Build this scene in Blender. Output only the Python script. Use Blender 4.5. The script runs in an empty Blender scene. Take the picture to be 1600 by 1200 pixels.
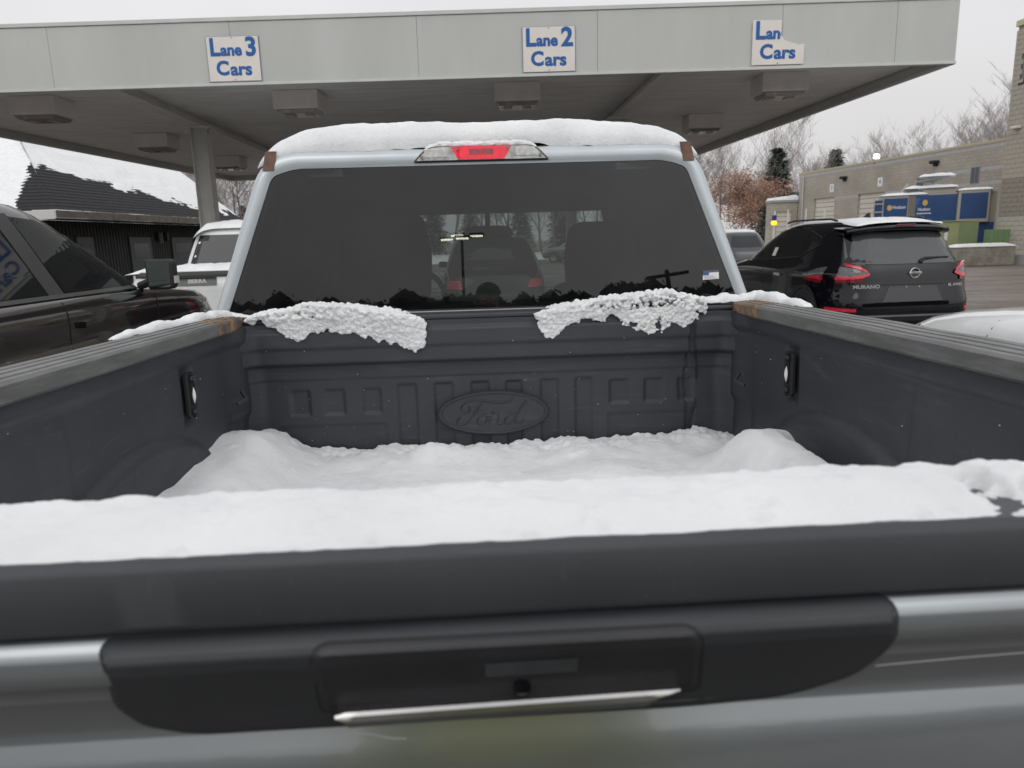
import bpy, bmesh, math, random
from mathutils import Vector, Matrix, noise
R = math.radians
sc = bpy.context.scene
col = sc.collection
rng = random.Random(7)

# ------------------------------------------------------------------ camera, sky, sun, exposure
EYE = Vector((0, 0, 1.6))
def set_camera():
    y, p, r = R(2.5), R(11.45), R(1.65)
    F = Vector((math.sin(y)*math.cos(p), math.cos(y)*math.cos(p), -math.sin(p)))
    R0 = Vector((math.cos(y), -math.sin(y), 0)); U0 = R0.cross(F)
    Rv = R0*math.cos(r) - U0*math.sin(r); U = U0*math.cos(r) + R0*math.sin(r)
    cd = bpy.data.cameras.new('camera'); co = bpy.data.objects.new('camera', cd); col.objects.link(co)
    co.matrix_world = Matrix(((Rv.x, U.x, -F.x, EYE.x), (Rv.y, U.y, -F.y, EYE.y), (Rv.z, U.z, -F.z, EYE.z), (0, 0, 0, 1)))
    cd.sensor_fit = 'HORIZONTAL'; cd.sensor_width = 36; cd.lens = 36*1109/1600
    cd.clip_start = 0.02; cd.clip_end = 2000
    cd.dof.use_dof = True; cd.dof.focus_distance = 2.35; cd.dof.aperture_fstop = 7.0
    sc.camera = co
set_camera()

w = bpy.data.worlds.new('World'); sc.world = w; w.use_nodes = True
nt = w.node_tree; nt.nodes.clear()
out = nt.nodes.new('ShaderNodeOutputWorld'); bg = nt.nodes.new('ShaderNodeBackground')
sky = nt.nodes.new('ShaderNodeTexSky'); sky.sky_type = 'NISHITA'; sky.sun_disc = False
sky.sun_elevation = R(38); sky.sun_rotation = R(150); sky.dust_density = 4
hs = nt.nodes.new('ShaderNodeHueSaturation'); hs.inputs['Saturation'].default_value = 0.05
nt.links.new(sky.outputs[0], hs.inputs['Color'])
# cloud cover: an even overcast dome, a little brighter overhead
tc = nt.nodes.new('ShaderNodeTexCoord'); sx = nt.nodes.new('ShaderNodeSeparateXYZ')
nt.links.new(tc.outputs['Generated'], sx.inputs[0])
ramp = nt.nodes.new('ShaderNodeValToRGB')
ramp.color_ramp.elements[0].position = 0.0; ramp.color_ramp.elements[0].color = (0.665, 0.645, 0.645, 1)
ramp.color_ramp.elements[1].position = 1.0; ramp.color_ramp.elements[1].color = (0.98, 0.99, 1.04, 1)
e = ramp.color_ramp.elements.new(0.3); e.color = (0.77, 0.77, 0.79, 1)
nt.links.new(sx.outputs[2], ramp.inputs[0])
cl = nt.nodes.new('ShaderNodeTexNoise'); cl.inputs['Scale'].default_value = 2.2; cl.inputs['Detail'].default_value = 4
nt.links.new(tc.outputs['Generated'], cl.inputs['Vector'])
mr = nt.nodes.new('ShaderNodeMapRange'); mr.inputs['To Min'].default_value = 0.93; mr.inputs['To Max'].default_value = 1.07
mr.inputs['From Min'].default_value = 0.3; mr.inputs['From Max'].default_value = 0.7
nt.links.new(cl.outputs[0], mr.inputs['Value'])
mul = nt.nodes.new('ShaderNodeVectorMath'); mul.operation = 'SCALE'
nt.links.new(ramp.outputs[0], mul.inputs[0]); nt.links.new(mr.outputs[0], mul.inputs['Scale'])
bg.inputs['Strength'].default_value = 0.03
nt.links.new(hs.outputs[0], bg.inputs['Color'])
bg2 = nt.nodes.new('ShaderNodeBackground'); bg2.inputs['Strength'].default_value = 0.9
nt.links.new(mul.outputs[0], bg2.inputs['Color'])
add = nt.nodes.new('ShaderNodeAddShader')
nt.links.new(bg.outputs[0], add.inputs[0]); nt.links.new(bg2.outputs[0], add.inputs[1]); nt.links.new(add.outputs[0], out.inputs[0])

sd = bpy.data.lights.new('sun', 'SUN'); sd.energy = 0.5; sd.angle = R(35); sd.color = (1, 0.97, 0.94)
so = bpy.data.objects.new('sun', sd); col.objects.link(so); so.rotation_euler = (R(52), 0, R(-30))
sc.view_settings.view_transform = 'Standard'; sc.view_settings.look = 'None'
sc.view_settings.exposure = 0.0; sc.view_settings.gamma = 1.0; sc.view_settings.use_curve_mapping = False
sc.render.engine = 'CYCLES'

# ------------------------------------------------------------------ materials
def mat(name, c, rough=.5, metal=0., var=0., vs=4., bump=0., bs=40., coat=0., spec=.5, c2=None, mix=(.45, .6), ms=3., emit=None, es=1., croug=.05, stretch=None, detail=6):
    m = bpy.data.materials.get(name)
    if m: return m
    m = bpy.data.materials.new(name); m.use_nodes = True; t = m.node_tree; b = t.nodes['Principled BSDF']
    b.inputs['Roughness'].default_value = rough; b.inputs['Metallic'].default_value = metal
    b.inputs['Specular IOR Level'].default_value = spec
    b.inputs['Coat Weight'].default_value = coat; b.inputs['Coat Roughness'].default_value = croug
    cc = t.nodes.new('ShaderNodeTexCoord'); src = cc.outputs['Object']
    if stretch:
        mp = t.nodes.new('ShaderNodeMapping'); mp.inputs['Scale'].default_value = stretch; t.links.new(src, mp.inputs[0]); src = mp.outputs[0]
    base = None
    if c2:
        n = t.nodes.new('ShaderNodeTexNoise'); n.inputs['Scale'].default_value = ms; n.inputs['Detail'].default_value = detail; n.inputs['Roughness'].default_value = .65
        t.links.new(src, n.inputs['Vector'])
        r = t.nodes.new('ShaderNodeValToRGB'); r.color_ramp.elements[0].position = mix[0]; r.color_ramp.elements[1].position = mix[1]
        r.color_ramp.elements[0].color = (*c, 1); r.color_ramp.elements[1].color = (*c2, 1)
        t.links.new(n.outputs[0], r.inputs[0]); base = r.outputs[0]
    if var:
        n = t.nodes.new('ShaderNodeTexNoise'); n.inputs['Scale'].default_value = vs; n.inputs['Detail'].default_value = 5
        t.links.new(src, n.inputs['Vector'])
        mr = t.nodes.new('ShaderNodeMapRange'); mr.inputs['From Min'].default_value = .3; mr.inputs['From Max'].default_value = .7
        mr.inputs['To Min'].default_value = 1-var; mr.inputs['To Max'].default_value = 1+var
        t.links.new(n.outputs[0], mr.inputs['Value'])
        v = t.nodes.new('ShaderNodeVectorMath'); v.operation = 'SCALE'
        if base is None: v.inputs[0].default_value = c
        else: t.links.new(base, v.inputs[0])
        t.links.new(mr.outputs[0], v.inputs['Scale']); base = v.outputs[0]
    if base is None: b.inputs['Base Color'].default_value = (*c, 1)
    else: t.links.new(base, b.inputs['Base Color'])
    if bump:
        n = t.nodes.new('ShaderNodeTexNoise'); n.inputs['Scale'].default_value = bs; n.inputs['Detail'].default_value = 6
        t.links.new(src, n.inputs['Vector'])
        bn = t.nodes.new('ShaderNodeBump'); bn.inputs['Strength'].default_value = 1; bn.inputs['Distance'].default_value = bump
        t.links.new(n.outputs[0], bn.inputs['Height']); t.links.new(bn.outputs[0], b.inputs['Normal'])
    if emit: b.inputs['Emission Color'].default_value = (*emit, 1); b.inputs['Emission Strength'].default_value = es
    return m

def glass(name, tint, k=1.6, dirt=0.0, rough=0.0):
    m = bpy.data.materials.get(name)
    if m: return m
    m = bpy.data.materials.new(name); m.use_nodes = True; t = m.node_tree; t.nodes.clear()
    o = t.nodes.new('ShaderNodeOutputMaterial'); tr = t.nodes.new('ShaderNodeBsdfTransparent'); tr.inputs[0].default_value = (*tint, 1)
    gl = t.nodes.new('ShaderNodeBsdfGlossy'); gl.inputs['Roughness'].default_value = rough
    fr = t.nodes.new('ShaderNodeFresnel'); ge = t.nodes.new('ShaderNodeNewGeometry'); io = t.nodes.new('ShaderNodeMapRange')
    io.inputs['To Min'].default_value = 1.5; io.inputs['To Max'].default_value = 1/1.5     # a thin pane reflects alike from both sides
    t.links.new(ge.outputs['Backfacing'], io.inputs['Value']); t.links.new(io.outputs[0], fr.inputs[0])
    mu = t.nodes.new('ShaderNodeMath'); mu.operation = 'MULTIPLY'; mu.use_clamp = True; mu.inputs[1].default_value = k
    t.links.new(fr.outputs[0], mu.inputs[0])
    mx = t.nodes.new('ShaderNodeMixShader'); t.links.new(mu.outputs[0], mx.inputs[0]); t.links.new(tr.outputs[0], mx.inputs[1]); t.links.new(gl.outputs[0], mx.inputs[2])
    last = mx
    if dirt:
        df = t.nodes.new('ShaderNodeBsdfDiffuse'); df.inputs[0].default_value = (.5, .5, .5, 1)
        c = t.nodes.new('ShaderNodeTexCoord'); n = t.nodes.new('ShaderNodeTexNoise'); n.inputs['Scale'].default_value = 5; n.inputs['Detail'].default_value = 9; n.inputs['Roughness'].default_value = .7
        t.links.new(c.outputs['Object'], n.inputs['Vector'])
        mr = t.nodes.new('ShaderNodeMapRange'); mr.inputs['From Min'].default_value = .35; mr.inputs['From Max'].default_value = .8; mr.inputs['To Max'].default_value = dirt*2; mr.inputs['To Min'].default_value = dirt*.3
        t.links.new(n.outputs[0], mr.inputs['Value'])
        m2 = t.nodes.new('ShaderNodeMixShader'); t.links.new(mr.outputs[0], m2.inputs[0]); t.links.new(mx.outputs[0], m2.inputs[1]); t.links.new(df.outputs[0], m2.inputs[2]); last = m2
    t.links.new(last.outputs[0], o.inputs[0])
    return m

def scuffed_plastic(name, c, scuff, amount=(.62, .72), rough=.55, grain=.0004):
    """dark moulded plastic: grain, pale streaks and specks"""
    m = bpy.data.materials.get(name)
    if m: return m
    m = bpy.data.materials.new(name); m.use_nodes = True; t = m.node_tree; b = t.nodes['Principled BSDF']
    cc = t.nodes.new('ShaderNodeTexCoord')
    def nz(scale, detail, sc3=None, ro=.6):
        n = t.nodes.new('ShaderNodeTexNoise'); n.inputs['Scale'].default_value = scale; n.inputs['Detail'].default_value = detail; n.inputs['Roughness'].default_value = ro
        if sc3:
            mp = t.nodes.new('ShaderNodeMapping'); mp.inputs['Scale'].default_value = sc3; mp.inputs['Rotation'].default_value = (.5, .3, .4)
            t.links.new(cc.outputs['Object'], mp.inputs[0]); t.links.new(mp.outputs[0], n.inputs['Vector'])
        else: t.links.new(cc.outputs['Object'], n.inputs['Vector'])
        return n.outputs[0]
    def ramp2(s, a, bb, lo=0., hi=1.):
        mr = t.nodes.new('ShaderNodeMapRange'); mr.inputs['From Min'].default_value = a; mr.inputs['From Max'].default_value = bb; mr.inputs['To Min'].default_value = lo; mr.inputs['To Max'].default_value = hi
        t.links.new(s, mr.inputs['Value']); return mr.outputs[0]
    def mixc(f, a, bb):
        mx = t.nodes.new('ShaderNodeMix'); mx.data_type = 'RGBA'
        t.links.new(f, mx.inputs[0])
        if isinstance(a, tuple): mx.inputs[6].default_value = (*a, 1)
        else: t.links.new(a, mx.inputs[6])
        mx.inputs[7].default_value = (*bb, 1); return mx.outputs[2]
    x = mixc(ramp2(nz(3, 5), .35, .7), c, tuple(v*1.3 for v in c))
    x = mixc(ramp2(nz(6, 8, (1, 1, 9), .75), amount[0], amount[1]+.1, 0, .35), x, scuff)
    x = mixc(ramp2(nz(60, 3), .70, .78, 0, .5), x, scuff)
    x = mixc(ramp2(nz(14, 8, (14, 1.5, 1.5), .7), .64, .74, 0, .3), x, scuff)
    t.links.new(x, b.inputs['Base Color'])
    t.links.new(ramp2(nz(5, 5), .3, .7, rough-.08, rough+.1), b.inputs['Roughness'])
    bn = t.nodes.new('ShaderNodeBump'); bn.inputs['Strength'].default_value = .8; bn.inputs['Distance'].default_value = grain
    t.links.new(nz(420, 3), bn.inputs['Height']); t.links.new(bn.outputs[0], b.inputs['Normal'])
    return m

def snow_mat():
    m = bpy.data.materials.new('snow'); m.use_nodes = True; t = m.node_tree; b = t.nodes['Principled BSDF']
    b.inputs['Roughness'].default_value = .8; b.inputs['Specular IOR Level'].default_value = .2
    b.inputs['Subsurface Weight'].default_value = .25; b.inputs['Subsurface Radius'].default_value = (.02, .022, .025); b.inputs['Subsurface Scale'].default_value = .4
    cc = t.nodes.new('ShaderNodeTexCoord')
    n0 = t.nodes.new('ShaderNodeTexNoise'); n0.inputs['Scale'].default_value = 7; n0.inputs['Detail'].default_value = 6
    r = t.nodes.new('ShaderNodeValToRGB'); r.color_ramp.elements[0].position = .3; r.color_ramp.elements[0].color = (.76, .775, .775, 1); r.color_ramp.elements[1].position = .65; r.color_ramp.elements[1].color = (.85, .86, .855, 1)
    t.links.new(cc.outputs['Object'], n0.inputs['Vector']); t.links.new(n0.outputs[0], r.inputs[0])
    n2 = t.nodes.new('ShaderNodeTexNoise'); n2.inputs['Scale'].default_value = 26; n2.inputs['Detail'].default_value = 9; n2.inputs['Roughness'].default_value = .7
    t.links.new(cc.outputs['Object'], n2.inputs['Vector'])     # greyer mottling scattered through the snow colour
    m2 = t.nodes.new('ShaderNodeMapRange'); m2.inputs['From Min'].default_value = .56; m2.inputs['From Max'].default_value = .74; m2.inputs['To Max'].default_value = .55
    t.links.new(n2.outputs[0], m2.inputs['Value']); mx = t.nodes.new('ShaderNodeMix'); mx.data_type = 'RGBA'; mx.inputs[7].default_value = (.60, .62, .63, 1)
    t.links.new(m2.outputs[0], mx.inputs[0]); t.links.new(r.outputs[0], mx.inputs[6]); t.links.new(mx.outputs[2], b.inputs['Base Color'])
    n1 = t.nodes.new('ShaderNodeTexNoise'); n1.inputs['Scale'].default_value = 70; n1.inputs['Detail'].default_value = 10; n1.inputs['Roughness'].default_value = .7
    t.links.new(cc.outputs['Object'], n1.inputs['Vector'])
    bn = t.nodes.new('ShaderNodeBump'); bn.inputs['Strength'].default_value = .75; bn.inputs['Distance'].default_value = .006
    t.links.new(n1.outputs[0], bn.inputs['Height']); t.links.new(bn.outputs[0], b.inputs['Normal'])
    return m

def block_mat(name, c1, c2, mortar, bw, bh, ax='x', msize=.012):
    """masonry relief and colour; brick texture on the wall's own length and height"""
    m = bpy.data.materials.new(name); m.use_nodes = True; t = m.node_tree; b = t.nodes['Principled BSDF']; b.inputs['Roughness'].default_value = .9
    cc = t.nodes.new('ShaderNodeTexCoord'); s = t.nodes.new('ShaderNodeSeparateXYZ'); cb = t.nodes.new('ShaderNodeCombineXYZ')
    t.links.new(cc.outputs['Object'], s.inputs[0]); t.links.new(s.outputs[0 if ax == 'x' else 1], cb.inputs[0]); t.links.new(s.outputs[2], cb.inputs[1])
    br = t.nodes.new('ShaderNodeTexBrick'); br.inputs['Scale'].default_value = 1; br.inputs['Brick Width'].default_value = bw; br.inputs['Row Height'].default_value = bh
    br.inputs['Mortar Size'].default_value = msize; br.inputs['Mortar Smooth'].default_value = .3
    br.inputs['Color1'].default_value = (*c1, 1); br.inputs['Color2'].default_value = (*c2, 1); br.inputs['Mortar'].default_value = (*mortar, 1)
    t.links.new(cb.outputs[0], br.inputs['Vector'])
    n = t.nodes.new('ShaderNodeTexNoise'); n.inputs['Scale'].default_value = .6; n.inputs['Detail'].default_value = 8
    t.links.new(cc.outputs['Object'], n.inputs['Vector'])
    mr = t.nodes.new('ShaderNodeMapRange'); mr.inputs['From Min'].default_value = .3; mr.inputs['From Max'].default_value = .7; mr.inputs['To Min'].default_value = .85; mr.inputs['To Max'].default_value = 1.12
    t.links.new(n.outputs[0], mr.inputs['Value'])
    v = t.nodes.new('ShaderNodeVectorMath'); v.operation = 'SCALE'; t.links.new(br.outputs[0], v.inputs[0]); t.links.new(mr.outputs[0], v.inputs['Scale'])
    t.links.new(v.outputs[0], b.inputs['Base Color'])
    bn = t.nodes.new('ShaderNodeBump'); bn.inputs['Distance'].default_value = .01; bn.invert = True
    t.links.new(br.outputs['Fac'], bn.inputs['Height']); t.links.new(bn.outputs[0], b.inputs['Normal'])
    return m

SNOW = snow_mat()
LINER = scuffed_plastic('liner_plastic', (.033, .036, .042), (.15, .155, .155), amount=(.55, .68))
TRIM = scuffed_plastic('textured_trim', (.036, .039, .044), (.13, .13, .125), rough=.5, grain=.0003)
RAILP = scuffed_plastic('weathered_rail', (.10, .101, .100), (.34, .34, .32), amount=(.45, .6), rough=.42)
WORN = mat('worn_tan_rail', (.28, .17, .09), .7, c2=(.09, .085, .08), mix=(.4, .62), ms=18, var=.3, vs=60)
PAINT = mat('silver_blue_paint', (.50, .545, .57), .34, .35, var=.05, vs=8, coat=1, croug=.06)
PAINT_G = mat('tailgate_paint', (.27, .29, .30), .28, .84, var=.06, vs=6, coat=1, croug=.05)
BLACKP = mat('black_gloss', (.012, .012, .013), .25, coat=.5)
BLACKM = mat('black_matte', (.018, .018, .02), .65, var=.2)
DARKIN = mat('dark_interior', (.014, .015, .017), .85, var=.15)
RUBBER = mat('tyre_rubber', (.02, .02, .02), .85, bump=.002, bs=60)
RIMM = mat('alloy_rim', (.45, .46, .47), .3, .9)
CHROME = mat('chrome', (.75, .76, .77), .12, 1.)
SATIN = mat('satin_strip', (.42, .42, .41), .22, .95, var=.15, vs=12)
CLEARL = glass('clear_lens', (.95, .95, .95), .9)
REDL = mat('red_lens', (.70, .006, .025), .25, coat=.2, emit=(1, .0, .04), es=.42, var=.25, vs=60)
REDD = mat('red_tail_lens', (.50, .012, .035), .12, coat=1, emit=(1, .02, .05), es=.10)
REDK = mat('dark_red_lens', (.16, .008, .015), .15, coat=1)
SMOKE = mat('smoked_lens', (.10, .10, .11), .1, coat=1, var=.4, vs=25)
WINDK = mat('dark_car_window', (.010, .012, .013), .03, spec=.55)
SILVERL = mat('lamp_reflector', (.62, .62, .60), .22, .8, var=.35, vs=45)
WHITEP = mat('white_car_paint', (.74, .75, .74), .35, coat=1, var=.04)
BROWNP = mat('tan_primer_patch', (.19, .10, .07), .7, c2=(.12, .075, .06), ms=30)
M_BLUE = mat('sign_blue', (.012, .11, .36), .6)
M_BLUE2 = mat('sign_light_blue', (.05, .42, .78), .6)
M_CREAM = mat('sign_cream', (.78, .73, .68), .6, var=.05)
M_WHITE = mat('white_print', (.8, .8, .8), .6)

# ------------------------------------------------------------------ mesh helpers
class MB:
    def __init__(s): s.v = []; s.f = []
    def add(s, vs, fs):
        n = len(s.v); s.v += [tuple(v) for v in vs]; s.f += [tuple(i+n for i in f) for f in fs]; return s
    def box(s, x0, x1, y0, y1, z0, z1):
        return s.add([(x0, y0, z0), (x1, y0, z0), (x1, y1, z0), (x0, y1, z0), (x0, y0, z1), (x1, y0, z1), (x1, y1, z1), (x0, y1, z1)],
                     [(0, 3, 2, 1), (4, 5, 6, 7), (0, 1, 5, 4), (1, 2, 6, 5), (2, 3, 7, 6), (3, 0, 4, 7)])
    def prism(s, poly, fn):
        """poly: 2-D points; fn(u,v,k) -> 3-D for k=0,1"""
        n = len(poly)
        vs = [fn(u, v, 0) for u, v in poly] + [fn(u, v, 1) for u, v in poly]
        return s.add(vs, [tuple(range(n)), tuple(range(2*n-1, n-1, -1))] + [(i, i+n, (i+1) % n+n, (i+1) % n) for i in range(n)])
    def grid(s, rows, close=False):
        m = len(rows[0]); n = len(rows)
        vs = [p for r in rows for p in r]
        fs = []
        for i in range(n-1):
            for j in range(m if close else m-1):
                a = i*m+j; b = i*m+(j+1) % m
                fs.append((a, b, b+m, a+m))
        return s.add(vs, fs)
    def tube(s, pts, r, n=6, cap=True):
        rows = []
        pts = [Vector(p) for p in pts]
        for i, p in enumerate(pts):
            d = (pts[min(i+1, len(pts)-1)] - pts[max(i-1, 0)])
            if d.length < 1e-9: d = Vector((0, 0, 1))
            d.normalize(); a = Vector((0, 0, 1)) if abs(d.z) < .9 else Vector((1, 0, 0))
            u = d.cross(a).normalized(); v = d.cross(u)
            rr = r[i] if isinstance(r, (list, tuple)) else r
            rows.append([p + u*(rr*math.cos(2*math.pi*k/n)) + v*(rr*math.sin(2*math.pi*k/n)) for k in range(n)])
        b = len(s.v); s.grid(rows, True)
        if cap: s.f += [tuple(b+k for k in range(n))[::-1], tuple(b+(len(pts)-1)*n+k for k in range(n))]
        return s
    def build(s, name, m, parent=None, smooth=None, bevel=0, seg=2, fix=True):
        me = bpy.data.meshes.new(name); me.from_pydata(s.v, [], s.f)
        if fix:
            b = bmesh.new(); b.from_mesh(me); bmesh.ops.recalc_face_normals(b, faces=b.faces); b.to_mesh(me); b.free()
        me.materials.append(m)
        if smooth is not None:
            me.polygons.foreach_set('use_smooth', [True]*len(me.polygons)); me.set_sharp_from_angle(angle=R(smooth))
        o = bpy.data.objects.new(name, me); col.objects.link(o)
        if parent: o.parent = parent
        if bevel:
            md = o.modifiers.new('bevel', 'BEVEL'); md.width = bevel; md.segments = seg; md.limit_method = 'ANGLE'; md.angle_limit = R(35)
        return o
def box(name, m, x0, x1, y0, y1, z0, z1, parent=None, bevel=0): return MB().box(x0, x1, y0, y1, z0, z1).build(name, m, parent, bevel=bevel)
def tag(o, label, cat, group=None, kind=None):
    o['label'] = label
    if cat: o['category'] = cat
    if group: o['group'] = group
    if kind: o['kind'] = kind
    return o
def empty(name, loc=(0, 0, 0), rz=0, rx=0):
    o = bpy.data.objects.new(name, None); col.objects.link(o); o.location = loc; o.rotation_euler = (rx, 0, rz); o.empty_display_size = .2; return o
def copy_tree(o, parent=None):
    c = o.copy(); col.objects.link(c); c.parent = parent
    for ch in [k for k in kids.get(o.name, [])]: copy_tree(ch, c)
    return c
kids = {}
def index_kids():
    kids.clear()
    for o in bpy.data.objects:
        if o.parent: kids.setdefault(o.parent.name, []).append(o)
def text_mesh(name, s, size, m, parent=None, depth=.002, offset=0., space=1., shear=0., align='CENTER', sx=1.):
    cu = bpy.data.curves.new('t', 'FONT'); cu.body = s; cu.size = size; cu.extrude = depth; cu.offset = offset; cu.space_character = space; cu.shear = shear
    cu.align_x = align; cu.align_y = 'CENTER'; cu.resolution_u = 4
    o = bpy.data.objects.new('t', cu); col.objects.link(o)
    me = bpy.data.meshes.new_from_object(o)
    col.objects.unlink(o); bpy.data.objects.remove(o)
    # stand the text up: x along width, z up, facing -y
    for v in me.vertices: x, y, z = v.co; v.co = (x*sx, -z, y)
    me.materials.clear(); me.materials.append(m); me.name = name
    o = bpy.data.objects.new(name, me); col.objects.link(o)
    if parent: o.parent = parent
    return o
def ns(x, y=0, z=0): return noise.noise(Vector((x, y, z)))
def fbm(x, y=0, z=0, o=4):
    a = 0; k = 1.
    for i in range(o): a += k*noise.noise(Vector((x*2**i, y*2**i, z*2**i+7.3*i))); k *= .5
    return a
def sstep(a, b, x):
    t = max(0, min(1, (x-a)/(b-a))); return t*t*(3-2*t)
def lerp(a, b, t): return a+(b-a)*t
def interp(tab, x):
    if x <= tab[0][0]: return tab[0][1]
    for (a, va), (b, vb) in zip(tab, tab[1:]):
        if x <= b:
            return lerp(va, vb, (x-a)/(b-a))
    return tab[-1][1]
def displace(o, fn):
    for v in o.data.vertices: v.co = fn(v.co)

# ------------------------------------------------------------------ ground
def ground_mat():
    m = bpy.data.materials.new('wet_asphalt'); m.use_nodes = True; t = m.node_tree; b = t.nodes['Principled BSDF']
    cc = t.nodes.new('ShaderNodeTexCoord')
    def nz(s, d, sc3=None):
        n = t.nodes.new('ShaderNodeTexNoise'); n.inputs['Scale'].default_value = s; n.inputs['Detail'].default_value = d; n.inputs['Roughness'].default_value = .65
        if sc3:
            mp = t.nodes.new('ShaderNodeMapping'); mp.inputs['Scale'].default_value = sc3; t.links.new(cc.outputs['Object'], mp.inputs[0]); t.links.new(mp.outputs[0], n.inputs['Vector'])
        else: t.links.new(cc.outputs['Object'], n.inputs['Vector'])
        return n.outputs[0]
    r = t.nodes.new('ShaderNodeValToRGB'); r.color_ramp.elements[0].position = .32; r.color_ramp.elements[0].color = (.105, .082, .068, 1)
    r.color_ramp.elements[1].position = .68; r.color_ramp.elements[1].color = (.235, .195, .165, 1)
    t.links.new(nz(.35, 8, (.35, 1.6, 1)), r.inputs[0])
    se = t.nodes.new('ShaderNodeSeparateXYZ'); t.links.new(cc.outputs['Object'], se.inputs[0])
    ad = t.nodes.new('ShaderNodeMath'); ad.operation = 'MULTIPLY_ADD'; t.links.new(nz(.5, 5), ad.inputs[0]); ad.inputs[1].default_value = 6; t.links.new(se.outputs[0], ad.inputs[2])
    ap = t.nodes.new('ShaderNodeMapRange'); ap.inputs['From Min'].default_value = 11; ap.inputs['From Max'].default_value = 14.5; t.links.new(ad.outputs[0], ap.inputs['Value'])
    dk = t.nodes.new('ShaderNodeMix'); dk.data_type = 'RGBA'; dk.blend_type = 'MULTIPLY'; t.links.new(r.outputs[0], dk.inputs[6]); dk.inputs[7].default_value = (.60, .64, .68, 1)  # lot side darkened in colour: wetness, plus shade for the tailgate to mirror
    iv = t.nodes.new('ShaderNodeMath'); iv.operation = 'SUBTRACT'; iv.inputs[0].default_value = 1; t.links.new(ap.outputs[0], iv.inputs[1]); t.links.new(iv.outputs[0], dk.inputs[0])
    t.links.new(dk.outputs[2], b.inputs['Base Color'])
    mr = t.nodes.new('ShaderNodeMapRange'); mr.inputs['From Min'].default_value = .35; mr.inputs['From Max'].default_value = .65; mr.inputs['To Min'].default_value = .25; mr.inputs['To Max'].default_value = .8
    t.links.new(nz(.8, 6), mr.inputs['Value']); t.links.new(mr.outputs[0], b.inputs['Roughness'])
    bn = t.nodes.new('ShaderNodeBump'); bn.inputs['Distance'].default_value = .006; t.links.new(nz(60, 4), bn.inputs['Height']); t.links.new(bn.outputs[0], b.inputs['Normal'])
    return m
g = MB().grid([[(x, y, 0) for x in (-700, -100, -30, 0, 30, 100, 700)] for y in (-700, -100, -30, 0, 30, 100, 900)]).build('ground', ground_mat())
g['kind'] = 'structure'; g['label'] = 'wet brownish asphalt lot with thin slush'
def snow_sheet(name, cx, cy, rx, ry, h, label, seed, n=40, cat=None, th=.0):
    rows = []
    for i in range(n+1):
        r = i/n; row = []
        for k in range(72):
            a = 2*math.pi*k/72; wob = 1+.25*fbm(math.cos(a)*1.7+seed, math.sin(a)*1.7, seed, 4)
            x = cx+rx*r*wob*math.cos(a); y = cy+ry*r*wob*math.sin(a)
            z = h*(1-r**3)*(.7+.6*abs(fbm(x*.8, y*.8, seed, 4)))+.004 if r < 1 else -.01
            row.append((x, y, z))
        rows.append(row)
    o = MB().grid(rows, True).build(name, SNOW, smooth=60); o['kind'] = 'stuff'; o['label'] = label
    return o
snow_sheet('snow_patch', 26.5, 75, 42, 16, .25, 'snow covered verge along the far end of the lot', 3.1)
snow_sheet('snow_patch', -14, 70, 26, 20, .3, 'snow covered ground behind the dark shingled building', 9.4)
snow_sheet('snow_patch', 24.2, 28.3, 1.6, .7, .10, 'low ridge of ploughed snow at the foot of the concrete block', 5.7, n=14)
snow_sheet('snow_patch', 0, -55, 60, 14, .25, 'snow covered verge behind the photographer', 2.2)

# ------------------------------------------------------------------ canopy
CAN = empty('canopy', (0, 0, 0)); tag(CAN, 'large flat pale grey drive through canopy over the parked pickups', 'canopy')
FASC = mat('fascia_metal', (.50, .515, .485), .5, var=.05, vs=1.2, c2=(.53, .545, .515), ms=.9, stretch=(1, 1, .25))
FTRIM = mat('fascia_trim', (.57, .59, .56), .45, var=.05)
SOFF = mat('soffit_metal', (.80, .795, .77), .6, var=.08, vs=2, stretch=(.5, 3, 1))
STEEL = mat('painted_steel', (.66, .65, .62), .5, var=.08, vs=3)
FL, FR, BR, BL = Vector((-10.1, 11.82)), Vector((7.2, 10.94)), Vector((6.75, 26.2)), Vector((-8.8, 27.1))
ZB, ZT, ZS = 3.98, 4.93, 4.16
def along(a, b, t): return a+(b-a)*t
def edge_panels(a, b, cuts, face_n, zb=ZB, zt=ZT):
    d = (b-a); L = d.length; u = d/L
    for k in range(len(cuts)-1):
        p = a+u*(cuts[k]+.0015); q = a+u*(cuts[k+1]-.0015)
        n = face_n*.045
        mb = MB().prism([(p.x, p.y), (q.x, q.y), (q.x-n.x, q.y-n.y), (p.x-n.x, p.y-n.y)], lambda x, y, k: (x, y, zb+.05 if k == 0 else zt-.06))
        mb.build('fascia_panel', FASC, CAN, bevel=.004, seg=1)
    n2 = face_n*.018; n3 = face_n*.06
    pa = a+n2; pb = b+n2; qa = a-n3; qb = b-n3
    for zb_, zt_ in ((zb, zb+.047), (zt-.057, zt)):
        MB().prism([(pa.x, pa.y), (pb.x, pb.y), (qb.x, qb.y), (qa.x, qa.y)], lambda x, y, k: (x, y, zb_ if k == 0 else zt_)).build('fascia_trim', FTRIM, CAN, bevel=.004, seg=1)
L = (FR-FL).length
def s_at(x): return (x-FL.x)/(FR.x-FL.x)*L
edge_panels(FL, FR, [0] + [s_at(x) for x in (-6.22, -3.52, -.76, 1.9, 4.62, 6.3)] + [L], Vector((-.05, -1)).normalized())
edge_panels(FR, BR, [0.06, 2.8, 5.5, 8.2, 10.9, 13.6, (BR-FR).length-.06], Vector((1, .03)).normalized())
edge_panels(BL, FL, [0.06, 2.8, 5.5, 8.2, 10.9, 13.6, (BL-FL).length-.06], Vector((-1, -.08)).normalized())
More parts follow.
